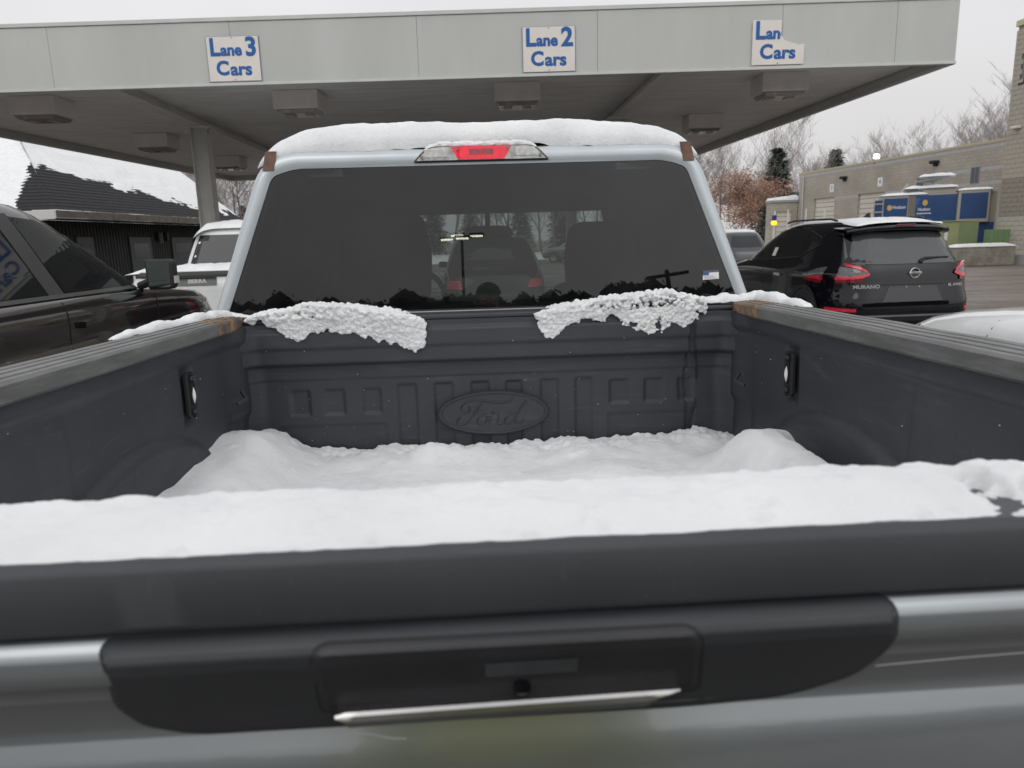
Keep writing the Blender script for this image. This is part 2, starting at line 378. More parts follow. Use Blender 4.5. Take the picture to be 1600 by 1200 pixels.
edge_panels(BR, BL, [0, 2.8, 5.5, 8.2, 10.9, 13.6, (BR-BL).length], Vector((.06, 1)).normalized())
NP = 48
for k in range(NP):
    t0, t1 = (k+.02)/NP, (k+.98)/NP
    a0, a1 = along(FL, BL, t0), along(FL, BL, t1); b0, b1 = along(FR, BR, t0), along(FR, BR, t1)
    ix = Vector((.075, 0))
    if k == 0: a0.y += .07; b0.y += .07
    if k == NP-1: a1.y -= .07; b1.y -= .07
    MB().prism([((a0+ix).x, a0.y), ((b0-ix).x, b0.y), ((b1-ix).x, b1.y), ((a1+ix).x, a1.y)], lambda x, y, k: (x, y, ZS if k == 0 else ZS+.03)).build('soffit_plank', SOFF, CAN, bevel=.006, seg=1)
MB().prism([(FL.x+.08, FL.y+.08), (FR.x-.08, FR.y+.08), (BR.x-.08, BR.y-.08), (BL.x+.08, BL.y-.08)], lambda x, y, k: (x, y, ZS+.05 if k == 0 else ZT-.1)).build('roof_deck', STEEL, CAN)
rows = []
for i in range(40):
    row = []
    for j in range(40):
        p = along(along(FL, BL, .01+.98*i/39), along(FR, BR, .01+.98*i/39), .01+.98*j/39)
        e_ = min(i, j, 39-i, 39-j)
        row.append((p.x, p.y, ZT-.095+(0 if e_ == 0 else .07+.03*fbm(p.x*.6, p.y*.6))))
    rows.append(row)
tag(MB().grid(rows).build('roof_snow', SNOW, smooth=60), 'thin snow layer lying on top of the canopy deck', 'snow', kind='stuff')
for bx in (-5.43, 2.98):
    y0, y1 = FL.y-.051*(bx+10.1)+.09, 26.2
    mb = MB(); mb.box(bx-.11, bx+.11, y0, y1, 3.985, 4.0); mb.box(bx-.006, bx+.006, y0, y1, 4.0, 4.145); mb.box(bx-.11, bx+.11, y0, y1, 4.145, 4.158)
    mb.build('roof_beam', STEEL, CAN)
for bx in (-5.43, 2.98):
    for by in (15.2, 22.6):
        c = empty('column', (bx, by, 0)); c.parent = CAN
        mb = MB(); mb.box(-.155, -.140, -.15, .15, .02, 3.95); mb.box(.140, .155, -.15, .15, .02, 3.95); mb.box(-.140, .140, -.008, .008, .02, 3.95)
        mb.build('column_shaft', STEEL, c)
        box('cap_plate', STEEL, -.24, .24, -.2, .2, 3.951, 3.983, c, .004)
        box('base_plate', STEEL, -.26, .26, -.26, .26, .0, .02, c)
        for sx_ in (-.19, .19):
            MB().tube([(sx_, -.12, 3.93), (sx_, -.12, 3.951)], .02, 6).build('bolt', STEEL, c)
        box('gusset', STEEL, -.30, -.171, -.02, .02, 3.86, 3.95, c); box('gusset', STEEL, .171, .30, -.02, .02, 3.86, 3.95, c)

LBOX = mat('light_housing', (.72, .685, .665), .5, var=.06); LLENS = mat('light_lens', (.26, .23, .20), .2, c2=(.5, .48, .44), mix=(.55, .72), ms=9)
LAB = {0: 'boxy ceiling light under the canopy, cut by the left edge', 1: 'boxy ceiling light under the canopy just right of the lane 3 sign',
       2: 'boxy ceiling light under the canopy below the lane 2 sign', 3: 'largest boxy ceiling light under the canopy, below the broken lane sign',
       4: 'boxy ceiling light left of the canopy column', 5: 'farthest small ceiling light just right of the canopy column', 6: 'small boxy ceiling light above the right end of the pickup roof'}
def ceiling_light(i, x, y, rz=-.05):
    t = empty('ceiling_light', (x, y, ZS), rz)
    mb = MB().box(-.38, .38, 0, .62, -.30, -.003); mb.build('light_housing', LBOX, t, bevel=.012)
    mb = MB().prism([(-.34, .04), (.34, .04), (.34, .58), (-.34, .58)], lambda x, y, k: (x*(1 if k == 0 else .86), lerp(.31, y, 1 if k == 0 else .86), -.302 if k == 0 else -.36)); mb.build('light_lens', LLENS, t, bevel=.01)
    for s_ in (-.16, .16): MB().prism([(s_-.07, .22), (s_+.07, .22), (s_+.07, .4), (s_-.07, .4)], lambda x, y, k: (x, y, -.361 if k == 0 else -.372)).build('bulb_cover', mat('bulb_cover', (.42, .38, .34), .4), t)
    tag(t, LAB[i], 'ceiling light', 'ceiling lights under the canopy'); return t
for i, (x, y) in enumerate([(-7.25, 12.75), (-2.93, 12.7), (.77, 12.42), (5.13, 12.05), (-7.15, 16.9), (-6.95, 21.2), (5.05, 15.9)]): ceiling_light(i, x, y)

# lane signs (flat printed boards screwed to the fascia)
def lane_sign(x, label, txt2, broken=False, rz=-.051, tilt=0):
    yy = FL.y-.0509*(x+10.1)-.012
    t = empty('lane_sign', (x, yy, 4.35), rz); tag(t, label, 'sign', 'lane signs on the canopy fascia')
    hw, hh = .385, .31
    if broken: poly = [(-hw, -hh), (hw, -hh), (hw, -.03), (.30, -.04), (.18, -.005), (.09, .03), (.045, .09), (.04, .2), (.045, hh-.01), (-hw, hh)]
    else: poly = [(-hw, -hh), (hw, -hh), (hw, hh), (-hw, hh)]
    MB().prism(poly, lambda u, v, k: (u, -.012 if k == 0 else -.006, v)).build('sign_board', M_CREAM, t, bevel=.003, seg=1)
    if not broken:
        MB().prism([(u*1.018, v*1.02) for u, v in poly], lambda u, v, k: (u, -.0055 if k == 0 else -.001, v)).build('sign_backing', mat('sign_edge', (.16, .17, .30), .6), t)
    def put(s, size, x0, z0, m, off, sx_, dep=.0008, yy_=-.0135, lim=None):
        o = text_mesh('lettering', s, size, m, t, dep, off, 1.0, align='LEFT', sx=sx_); o.location = (x0, yy_, z0)
        if lim is not None:
            b = bmesh.new(); b.from_mesh(o.data)
            for q, n_ in lim:
                geom = list(b.verts)+list(b.edges)+list(b.faces)
                bmesh.ops.bisect_plane(b, geom=geom, plane_co=Vector(q)-o.location, plane_no=Vector(n_), clear_outer=True)
            b.to_mesh(o.data); b.free()
        return o
    lim = [((.035, 0, .1), (1, 0, -.15))] if broken else None
    put('L', .34, -.355, .155, M_BLUE2, .006, .92, .0008, -.0130); put('L', .34, -.345, .155, M_BLUE, .012, .92)
    put('ane', .225, -.185, .118, M_BLUE2, .006, .98, .0008, -.0130, lim); put('ane', .225, -.18, .118, M_BLUE, .009, .98, lim=lim)
    if not broken: put(txt2, .36, .172, .145, M_BLUE2, .006, .98, .0008, -.0130); put(txt2, .36, .182, .152, M_BLUE, .012, .98)
    put('C', .27, -.27, -.135, M_BLUE, .011, 1.0); put('ars', .245, -.06, -.15, M_BLUE, .009, 1.08)
    for sx_, sz in ((0, hh-.02), (0, -hh+.02)):
        if not (broken and sz > 0): MB().tube([(sx_, -.014, sz), (sx_, -.006, sz)], .008, 8).build('screw', BLACKM, t)
lane_sign(-3.49, 'white and blue sign reading Lane 3 Cars, leftmost of the lane signs', '3')
lane_sign(1.18, 'white and blue sign reading Lane 2 Cars, above the red brake light', '2')
lane_sign(4.56, 'broken lane sign with its upper right corner missing, only Lan and Cars left', '', True)

# ------------------------------------------------------------------ main pickup (built in its own frame, nose slightly down)
TR = bpy.data.objects.new('pickup_truck', None); col.objects.link(TR)
TM = Matrix.Translation(EYE) @ Matrix.Rotation(R(-.45), 4, 'Z') @ Matrix.Rotation(R(-.85), 4, 'X') @ Matrix.Translation(-EYE)
TR.matrix_world = TM
tag(TR, 'silver blue pickup seen from behind its tailgate, its bed full of snow', 'pickup truck')
def T(o): o.matrix_world = TM @ o.matrix_world; return o
XC = .02; HB = 2.30; HW = .815

# headboard: moulded bulkhead liner
EMX, EMZ = XC-.002, 1.07
POCKETS = []
def px2(a, b, zt, zb): POCKETS.append((a, b, zt, zb))
for a, b in ((-.655, -.59), (-.545, -.475), (-.415, -.355)): px2(a, b, 1.165, 1.08)
for a, b in ((-.30, -.235), (-.178, -.113), (-.056, .008), (.062, .118), (.178, .24), (.295, .355)): px2(a, b, 1.175, .90)
for a, b in ((.412, .478), (.53, .595), (.648, .70)): px2(a, b, 1.165, 1.085)
px2(-.70, -.34, 1.045, .86); px2(.405, .70, 1.05, .86)
def hb_depth(x, z):
    d = 0.
    d += .032*sstep(1.262, 1.242, z)                 # step under the upper panel
    d -= .010*sstep(1.30, 1.315, z)*sstep(1.372, 1.358, z)
    d += .006*sstep(1.205, 1.195, z)
    for a, b, zt, zb in POCKETS:
        r = .012; m = sstep(a-.005, a+.009, x)*sstep(b+.005, b-.009, x)*sstep(zt+.005, zt-.009, z)*sstep(zb-.005, zb+.005, z)
        if m: d += .0088*m if zt > 1.06 else .004*m
    # corner rounding to the side walls
    e_ = abs(x-XC)
    d -= .05*sstep(HW-.085, HW, e_)**2
    # small moulded wing near the right seam
    if .668 < x < .676: d += .006*sstep(1.385, 1.37, z)
    return d
rows = []
xs = [XC-HW+2*HW*i/412 for i in range(413)]
for j in range(150):
    z = .80+.59*j/149
    rows.append([(x, HB+hb_depth(x+.004*math.sin(z*23)*(x > .64), z), z) for x in xs])
hb = MB().grid(rows).build('headboard', LINER, TR, smooth=50)
box('headboard_cap', TRIM, XC-HW-.05, XC+HW+.05, HB-.004, HB+.10, 1.392, 1.407, TR, .005)
rows = [[(XC+HW-.145+.006*math.sin(z*18)+.012*sstep(1.3, 1.22, z)-.012*sstep(1.1, 1.0, z)+r_*math.cos(a), HB-.006+hb_depth(XC+.66, z)+r_*math.sin(a), z) for a in [k*math.pi/4 for k in range(8)]] for z, r_ in [(.9+.485*k/40, .0028) for k in range(41)]]
MB().grid(rows, True).build('liner_seam', BLACKM, TR, smooth=60)

# oval emblem in relief with script
em = empty('emblem', (EMX, HB+.026, EMZ)); em.parent = TR
def ellipse(rx, rz, n=64): return [(rx*math.cos(2*math.pi*k/n), rz*math.sin(2*math.pi*k/n)) for k in range(n)]
n_ = 72
rows = []
for rr, dy in ((1.0, .012), (1.0, -.004), (.985, -.008), (.955, -.008), (.94, -.003), (.5, -.003), (0.01, -.003)):
    rows.append([(.184*rr*math.cos(2*math.pi*k/n_), dy, .074*(rr if rr < .9 else 1-(1-rr)*2.2)*math.sin(2*math.pi*k/n_)) for k in range(n_)])
MB().grid(rows, True).build('oval_plate', LINER, em, smooth=35)
STROKES = [
 # F: crossbar flourish, stem with loop, small bar
 [(-.086, .002), (-.094, .014), (-.085, .030), (-.062, .040), (-.030, .038), (.000, .030), (.030, .029), (.050, .034), (.058, .043)],
 [(-.086, .002), (-.074, .002), (-.066, .012), (-.070, .022)],
 [(-.030, .034), (-.044, .018), (-.058, -.006), (-.074, -.026), (-.092, -.035), (-.104, -.030), (-.104, -.016), (-.092, -.008)],
 [(-.062, .006), (-.046, .008), (-.034, .012)],
 # o
 [(-.030, -.004), (-.044, -.014), (-.048, -.028), (-.038, -.036), (-.024, -.028), (-.016, -.012), (-.022, -.003), (-.030, -.004), (-.018, -.010), (-.002, -.006)],
 # r
 [(-.016, -.036), (-.008, -.014), (-.001, .004)], [(-.001, .004), (.005, -.003), (.014, -.002), (.013, -.014), (.009, -.030), (.017, -.037), (.030, -.026)],
 # small e-like joint
 # d
 [(.062, -.006), (.048, -.004), (.034, -.016), (.030, -.030), (.040, -.036), (.054, -.026), (.066, -.008), (.084, .022), (.092, .034), (.094, .026)],
 [(.066, -.008), (.060, -.026), (.064, -.036), (.078, -.030), (.088, -.018)],
]
def smooth_pl(p, it=3):
    for _ in range(it):
        q = [p[0]]
        for a, b in zip(p, p[1:]): q += [(a[0]*.75+b[0]*.25, a[1]*.75+b[1]*.25), (a[0]*.25+b[0]*.75, a[1]*.25+b[1]*.75)]
        q.append(p[-1]); p = q
    return p
mb = MB()
for s_ in STROKES:
    p = smooth_pl(s_, 2)
    mb.tube([(x*1.18, -.0035, z*1.15) for x, z in p], .0030, 6)
o = mb.build('script_lettering', LINER, em, smooth=60)

# bed side walls, with moulded pilasters and wheel-arch swell
def side_wall(sg):
    rows = []
    for j in range(80):
        z = .80+.585*j/79; row = []
        for i in range(240):
            y = .56+(HB+.01-.56)*i/239
            d = 0.
            d += .012*sstep(1.345, 1.325, z)                                   # tucked under the rail
            for yc_, w_ in ((.95, .05), (1.28, .04)):
                d -= .007*sstep(yc_-w_-.03, yc_-w_, y)*sstep(yc_+w_+.03, yc_+w_, y)*sstep(1.33, 1.27, z)
            rr = math.hypot((y-1.60)/.52, (z-.80)/.36)
            d -= .020*sstep(1.06, .98, rr) + .006*sstep(.05, 0, abs(rr-1.02))
            d -= .03*sstep(2.12, 2.28, y)**2 - .012*sstep(2.15, 2.20, y)*sstep(1.12, 1.08, z)
            # recess for the tie-down plate
            cy, cz = (1.90, 1.245)
            d += .010*sstep(.045, .038, abs(y-cy))*sstep(.078, .071, abs(z-cz))
            d += .003*fbm(y*3, z*3, sg, 2)
            row.append((XC+sg*(HW+d-.006), y, z))
        rows.append(row)
    o = MB().grid(rows).build('bed_side_liner', LINER, TR, smooth=50)
    # tie-down plate
    t = MB()
    outer = [(a*.027, b*.061) for a, b in ((-1, -.85), (-.7, -1), (.7, -1), (1, -.85), (1, .85), (.7, 1), (-.7, 1), (-1, .85))]
    t.prism(outer, lambda u, v, k: (XC+sg*(HW-.004 if k == 0 else HW+.006), 1.90+u, 1.245+v))
    pl = t.build('tie_down_plate', BLACKM, TR, bevel=.002)
    s = MB().prism([(a*.011, b*.036) for a, b in ((-1, -.8), (0, -1), (1, -.8), (1, .8), (0, 1), (-1, .8))], lambda u, v, k: (XC+sg*(HW-.0045 if k == 0 else HW-.0065), 1.90+u, 1.253+v))
    s.build('slot', mat('slot_black', (.004, .004, .004), .9), pl)
    for dz in (-.056, .056): MB().tube([(XC+sg*(HW-.004), 1.90, 1.245+dz), (XC+sg*(HW-.009), 1.90, 1.245+dz)], .006, 8).build('bolt', BLACKM, pl)
    for dz in (-.045, .045): MB().box(XC+sg*(HW-.010)-.003, XC+sg*(HW-.010)+.003, 1.885, 1.915, 1.247+dz-.005, 1.247+dz+.005).build('clip', TRIM, pl, bevel=.002)
    # small hook near the front corner
    MB().tube([(XC+sg*(HW-.03), 2.20, 1.195), (XC+sg*(HW-.055), 2.17, 1.178), (XC+sg*(HW-.035), 2.14, 1.168)], .006, 6).build('hook', TRIM, TR, smooth=60)
    # rail cap with grooves along its top
    prof = [(.000, 1.380), (-.004, 1.384), (-.004, 1.412), (.002, 1.418), (.012, 1.419), (.014, 1.4155), (.017, 1.4155), (.019, 1.420), (.034, 1.4215), (.036, 1.4175), (.039, 1.4175), (.041, 1.4225), (.056, 1.4235),
            (.058, 1.4195), (.061, 1.4195), (.063, 1.4240), (.082, 1.4240), (.090, 1.418), (.093, 1.400), (.093, 1.375), (.080, 1.372), (.02, 1.372)]
    for nm, m_, ya, yb, ex in (('rail_cap', RAILP, .502, 2.085, 0), ('worn_rail_end', WORN, 2.087, HB+.004, -.0008)):
        n_ = 24
        rows = [[(XC+sg*(HW-.018+u+ex*0), ya+(yb-ya)*i/n_, v+.0012*fbm(ya*7+i*.4, v*30, sg, 2)) for u, v in prof] for i in range(n_+1)]
        mb = MB().grid(rows, True); k = len(prof); mb.f += [tuple(range(k)), tuple(range(n_*k, n_*k+k))]
        mb.build(nm, m_, TR, smooth=28)
    # outer body side
    prof = [(.995, .62), (1.0, .75), (1.005, 1.0), (.985, 1.10), (.98, 1.25), (.965, 1.34), (.935, 1.372), (.90, 1.374)]
    rows = []
    for i in range(61):
        y = .50+(HB+.13-.50)*i/60; row = []
        for u, v in prof:
            zz = v
            d = math.hypot(y-1.55, 0)
            low = math.sqrt(max(0, .52**2-(y-1.55)**2))+.42 if abs(y-1.55) < .52 else .62
            row.append((XC+sg*u, y, max(v, low)))
        rows.append(row)
    MB().grid(rows).build('bed_side_panel', PAINT, TR, smooth=40)
    box('bed_corner_jamb', PAINT, min(XC+sg*(HW+.004), XC+sg*.958), max(XC+sg*(HW+.004), XC+sg*.958), .503, .57, .62, 1.366, TR, .008)
    MB().box(XC+sg*.93-.045, XC+sg*.93+.045, .478, .50, .95, 1.30).build('tail_light', REDD, TR, bevel=.01)
    # wheelhouse inside the bed
    rows = []
    for i in range(41):
        y = 1.10+.98*i/40; t_ = (y-1.59)/.49; h = .205*math.sqrt(max(0, 1-abs(t_)**2.6))
        rows.append([(XC+sg*(HW+.004-q), y, .84+h*math.sqrt(max(0, 1-(q/.22)**4))) for q in [.22*k/14 for k in range(15)]])
    MB().grid(rows).build('wheelhouse', LINER, TR, smooth=50)
for sg in (-1, 1): side_wall(sg)
box('bed_floor', LINER, XC-HW-.02, XC+HW+.02, .50, HB+.05, .80, .86, TR)
box('chassis', BLACKM, XC-.55, XC+.55, .55, 5.6, .35, .62, TR)
MB().prism([(-.98, .45), (.98, .45), (.98, .62), (-.98, .62)], lambda u, v, k: (XC+u, .30 if k == 0 else .50, v+.0)).build('rear_bumper', mat('bumper_grey', (.05, .052, .055), .4), TR, bevel=.03)

# tailgate
TG = empty('tailgate', (XC-.015, .47, 0), R(.8)); TG.parent = TR
def xsec(name, m, prof, x0, x1, nx=60, close=True, smooth=30, fn=None, parent=TG):
    rows = []
    for i in range(nx+1):
        x = x0+(x1-x0)*i/nx
        rows.append([((x, y, z) if fn is None else fn(x, y, z)) for y, z in prof])
    mb = MB().grid(rows, close); k = len(prof)
    if close: mb.f += [tuple(range(k)), tuple(range(nx*k, nx*k+k))]
    return mb.build(name, m, parent, smooth=smooth)
cap = [(.004, 1.3975), (.0, 1.3945), (-.0025, 1.389), (-.006, 1.352), (-.004, 1.3475), (.012, 1.3465), (.012, 1.36), (.10, 1.36), (.104, 1.365), (.104, 1.385), (.098, 1.392), (.085, 1.3945), (.03, 1.3985)]
xsec('tailgate_cap', TRIM, cap, -.80, .80, 120, fn=lambda x, y, z: (x, y+.0006*fbm(x*9, z*40), z-.03*max(0, abs(x)-.55)**2))
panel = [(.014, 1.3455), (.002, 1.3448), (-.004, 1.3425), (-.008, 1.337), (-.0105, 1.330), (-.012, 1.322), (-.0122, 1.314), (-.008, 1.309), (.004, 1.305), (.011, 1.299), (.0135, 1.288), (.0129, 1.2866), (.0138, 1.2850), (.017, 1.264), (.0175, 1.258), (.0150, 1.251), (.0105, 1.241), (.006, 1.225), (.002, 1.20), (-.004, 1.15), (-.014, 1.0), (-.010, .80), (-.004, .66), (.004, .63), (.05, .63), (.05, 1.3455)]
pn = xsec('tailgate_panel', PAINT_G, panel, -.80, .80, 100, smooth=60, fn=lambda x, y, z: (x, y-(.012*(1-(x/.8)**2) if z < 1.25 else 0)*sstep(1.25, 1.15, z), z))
box('tailgate_inner', LINER, -.80, .80, .055, .10, .80, 1.358, TG, .01)
# handle bezel, rounded at its lower corners
def rounded(pts, rads, n=7):
    out = []
    for i, (p, r) in enumerate(zip(pts, rads)):
        a = Vector(pts[i-1]); p = Vector(p); b = Vector(pts[(i+1) % len(pts)])
        u = (a-p).normalized()*r; v = (b-p).normalized()*r
        for k in range(n+1):
            t = k/n; out.append(tuple((p+u)*(1-t)**2+p*2*t*(1-t)+(p+v)*t*t))
    return out
bz = rounded([(-.278, 1.3435), (.286, 1.3445), (.286, 1.308), (.266, 1.279), (.215, 1.2605), (.14, 1.2545), (-.225, 1.2570), (-.262, 1.2700), (-.276, 1.290)], [.006, .010, .012, .014, .02, .03, .014, .009, .009])
def inset(poly, d):
    c = Vector((sum(p[0] for p in poly)/len(poly), sum(p[1] for p in poly)/len(poly))); o_ = []
    n = len(poly)
    for i in range(n):
        a = Vector(poly[i-1]); b = Vector(poly[(i+1) % n]); t = (b-a).normalized(); nn = Vector((-t.y, t.x))
        if nn.dot(c-Vector(poly[i])) < 0: nn = -nn
        o_.append(tuple(Vector(poly[i])+nn*d))
    return o_
def bulge(z):                      # outer face of the bezel: proud on top, tucked in lower down
    return interp([(1.25, .0085), (1.262, .003), (1.285, -.004), (1.305, -.0112), (1.322, -.0176), (1.331, -.0184), (1.337, -.0155), (1.341, -.0115), (1.345, -.004)], z)
rows = [[(x, .013, z) for x, z in bz], [(x, bulge(z)+.005, z) for x, z in bz], [(x, bulge(z)+.0012, z) for x, z in inset(bz, .0018)], [(x, bulge(z), z) for x, z in inset(bz, .005)], [(x, bulge(z), z) for x, z in inset(bz, .010)]]
mb = MB().grid(rows, True)
# fill the face with a grid so that it follows the bulge
inn = inset(bz, .010); zlo, zhi = min(p[1] for p in inn), max(p[1] for p in inn)
def span(poly, z):
    xs_ = []
    for (x0, z0), (x1, z1) in zip(poly, poly[1:]+poly[:1]):
        if (z0-z)*(z1-z) <= 0 and abs(z1-z0) > 1e-9: xs_.append(x0+(x1-x0)*(z-z0)/(z1-z0))
    return (min(xs_), max(xs_)) if len(xs_) > 1 else None
zr = [zlo+(zhi-zlo)*k/40 for k in range(1, 40)]
rr_ = []
for z in zr:
    sp = span(inset(bz, .008), z)
    rr_.append([(lerp(sp[0], sp[1], t/30), bulge(z)-.0002, z) for t in range(31)])
mb.grid(rr_)
bezel = mb.build('handle_bezel', scuffed_plastic('bezel_plastic', (.024, .026, .029), (.10, .10, .10), rough=.42, grain=.0002), TG, smooth=45)
# raised/recessed handle door outline and plate
hd = rounded([(-.130, 1.335), (.137, 1.334), (.141, 1.279), (-.130, 1.279)], [.010, .012, .004, .004])
rows = []
for dd, dy in ((-.0015, .002), (0, -.0004), (.0012, -.0009), (.004, -.0011)):
    rows.append([(x, bulge(z)+dy, z) for x, z in inset(hd, dd)])
mb = MB().grid(rows, True)
zr = [1.2835+(1.3292-1.2835)*k/16 for k in range(17)]
mb.grid([[(lerp(*span(inset(hd, .0035), z), t/30), bulge(z)-.0011, z) for t in range(31)] for z in zr])
mb.build('tailgate_handle', mat('handle_plastic', (.020, .021, .024), .42, bump=.0003, bs=300, var=.15, vs=20), TG, smooth=40)
gr = MB()
for side in (0,):
    p = inset(hd, -.0022); gr.grid([[(x, bulge(z)-.0006, z) for x, z in p], [(x, bulge(z)-.0004, z) for x, z in inset(hd, -.0042)]], True)
gr.build('handle_gap', mat('gap_dark', (.012, .012, .013), .7), TG)
st = [(-.112, 1.2780), (-.108, 1.2835), (.134, 1.2875), (.136, 1.2840), (.112, 1.2755), (.09, 1.2735), (-.085, 1.2690), (-.105, 1.2715)]
mb = MB()
rows = []
for i in range(31):
    t_ = i/30; x = lerp(-.121, .126, t_); e_ = sstep(0, .03, t_)*sstep(1.0, .90, t_)
    zt = lerp(1.2835, 1.2865, t_)-.002*(1-sstep(0, .02, t_)); zb = zt-.0140*e_-.0015
    y0 = -.0155
    rows.append([(x, .0, zt-.001), (x, y0+.001, zt), (x, y0-.001, zt-.002), (x, y0-.0016, lerp(zt, zb, .40)), (x, y0+.0008, lerp(zt, zb, .47)), (x, y0+.0045, zb+.001), (x, y0+.007, zb), (x, .0, zb)])
mb.grid(rows, True); mb.f += [tuple(range(8)), tuple(range(240, 248))]
mb.build('chrome_strip', SATIN, TG, smooth=25)
cm = MB().tube([(.012, bulge(1.292)-.001, 1.2925), (.012, bulge(1.292)-.004, 1.2925)], .0065, 20); cm.build('rear_camera', mat('camera_lens', (.006, .006, .008), .08, coat=1), TG, smooth=40)
mb = MB().prism([(-.014, 1.317), (.052, 1.3175), (.052, 1.304), (-.014, 1.3035)], lambda u, v, k: (u, bulge(v)-.0016-(.0004 if k == 0 else 0), v)); mb.build('worn_patch', mat('worn_patch', (.040, .043, .047), .5, var=.2, vs=30), TG)

# pale curved scratches in the tailgate paint and cap
SCR = mat('bare_scratch', (.42, .44, .44), .6)
def face_y(z): return interp(sorted([(b_, a_) for a_, b_ in panel[:-2]]), z)
for pts in ([(.148, 1.2545), (.162, 1.2575), (.172, 1.2590)], [(.292, 1.293), (.298, 1.2975), (.306, 1.2985)], [(-.115, 1.248), (-.10, 1.2455), (-.088, 1.2425), (-.075, 1.2415)], [(.288, 1.2760), (.36, 1.2790), (.43, 1.2805)]):
    MB().tube([(x, face_y(z)-.0002, z) for x, z in smooth_pl(pts, 2)], .0005, 4).build('paint_scratch', SCR, pn)

# cab: rear frame around the glass, side panels, roof skin
def gy(z): return 2.425+(z-1.41)*math.tan(R(4.4))
ZG0, ZG1 = 1.412, 1.893
CX = XC-.015
# outline loops (x, z), same count, starting at lower left, going clockwise seen from the rear
inner = rounded([(-.868, ZG0), (-.692, 1.862), (-.64, ZG1-.008), (.64, ZG1-.008), (.692, 1.862), (.868, ZG0)], [.004, .02, .05, .05, .02, .004], 6)
outer_ = rounded([(-.938, ZG0-.06), (-.737, 1.900), (-.665, 1.944), (.665, 1.944), (.737, 1.900), (.938, ZG0-.06)], [.004, .07, .06, .06, .07, .004], 6)
def crown(x): return .014*(1-(x/.65)**2) if abs(x) < .65 else 0
rows = []
NL = len(inner)
for s_, dy in ((0.0, .012), (0.0, .0), (.12, -.004), (.5, -.006), (.8, -.002), (.93, .008), (1.0, .024), (1.02, .05), (1.035, .12)):
    rows.append([(CX+lerp(a[0], b[0], s_), gy(lerp(a[1], b[1], s_))+dy, lerp(a[1], b[1], s_)+crown(lerp(a[0], b[0], s_))) for a, b in zip(inner, outer_)])
mb = MB().grid(rows)
cab = mb.build('cab_rear_frame', PAINT, TR, smooth=50)
# side of the cab and doors (upper part) and roof skin
rows = []
YF = 4.35
for i in range(25):
    t_ = i/24; y = 2.62+(4.05-2.62)*t_
    rows.append([(CX+p[0]*(1.035-.06*t_**3)*(1 if abs(p[0]) < .9 else 1), y, p[1]+.002+crown(p[0])*1.2-(.05*t_**3 if p[1] > 1.6 else 0)+.012*math.sin(math.pi*t_)) for p in outer_])
MB().grid(rows).build('roof_and_pillars', PAINT, TR, smooth=50)
# roof ditch fillers beside the rear header
for sg in (-1, 1):
    rows = []
    for k in range(7):
        z = 1.882+.062*k/6; xx = .700-.013*k/6
        rows.append([(CX+sg*(xx+u), gy(z)+.018-.028*math.cos(u*28), z) for u in (-.020, -.018, -.009, 0, .009, .018)])
    MB().grid(rows).build('roof_seam_patch', BROWNP, TR, smooth=60)
for sg in (-1, 1):
    MB().prism([(2.50, .52), (4.9, .52), (4.9, 1.30), (4.35, 1.375), (2.50, 1.375)], lambda u, v, k: (CX+sg*(.965 if k == 0 else .925), u, v)).build('cab_side', PAINT, TR, bevel=.02)
    for ya, yb, yc_, yd in ((2.75, 3.30, 3.28, 2.80), (3.40, 4.28, 3.92, 3.40)):
        MB().prism([(ya, 1.40), (yb, 1.40), (yc_, 1.82), (yd, 1.82)], lambda u, v, k: (CX+sg*((.965 if k == 0 else .95)-(v-1.40)*.40), u, v)).build('side_window', WINDK, TR, bevel=.005)
    t = empty('door_mirror', (CX+sg*1.12, 4.2, 1.42)); t.parent = TR
    box('mirror_shell', BLACKP, -.12, .12, -.05, .06, -.11, .13, t, .03); box('mirror_glass', CHROME, -.10, .10, -.053, -.051, -.09, .11, t)
    for y in (1.55, 5.05):
        t = empty('wheel', (CX+sg*.86, y, .37)); t.parent = TR
        rows = [[(sg*dx, r_*math.cos(2*math.pi*k/36), r_*math.sin(2*math.pi*k/36)) for k in range(36)] for dx, r_ in ((-.13, .25), (-.13, .36), (-.10, .39), (.10, .39), (.13, .36), (.13, .25))]
        MB().grid(rows, True).build('tyre', RUBBER, t, smooth=40)
        rows = [[(sg*dx, r_*math.cos(2*math.pi*k/36), r_*math.sin(2*math.pi*k/36)) for k in range(36)] for dx, r_ in ((.12, .252), (.06, .24), (.05, .08), (.09, .06), (.09, .005))]
        MB().grid(rows, True).build('rim', RIMM, t, smooth=40)
# hood and front
MB().prism([(4.25, .55), (5.85, .55), (5.95, .75), (5.92, 1.12), (5.3, 1.22), (4.42, 1.30), (4.25, 1.28)], lambda u, v, k: (CX+(-.93 if k == 0 else .93), u, v)).build('hood', PAINT, TR, bevel=.06)
# rear glass
rows = []
for j in range(13):
    z = ZG0-.006+(ZG1+.012-ZG0)*j/12
    hw_ = interp([(ZG0-.006, .872), (1.83, .708), (1.868, .686), (1.90, .64)], z)
    rows.append([(CX+hw_*(-1+2*i/24), gy(z)+.004-.010*(1-((-1+2*i/24))**2)*0, z+crown(hw_*(-1+2*i/24))*sstep(1.7, 1.9, z)) for i in range(25)])
RG = MB().grid(rows).build('rear_window', glass('privacy_glass', (.27, .31, .30), 1.5, .013), TR, smooth=60)
BAND = mat('window_ceramic_band', (.012, .012, .014), .35, spec=.4)
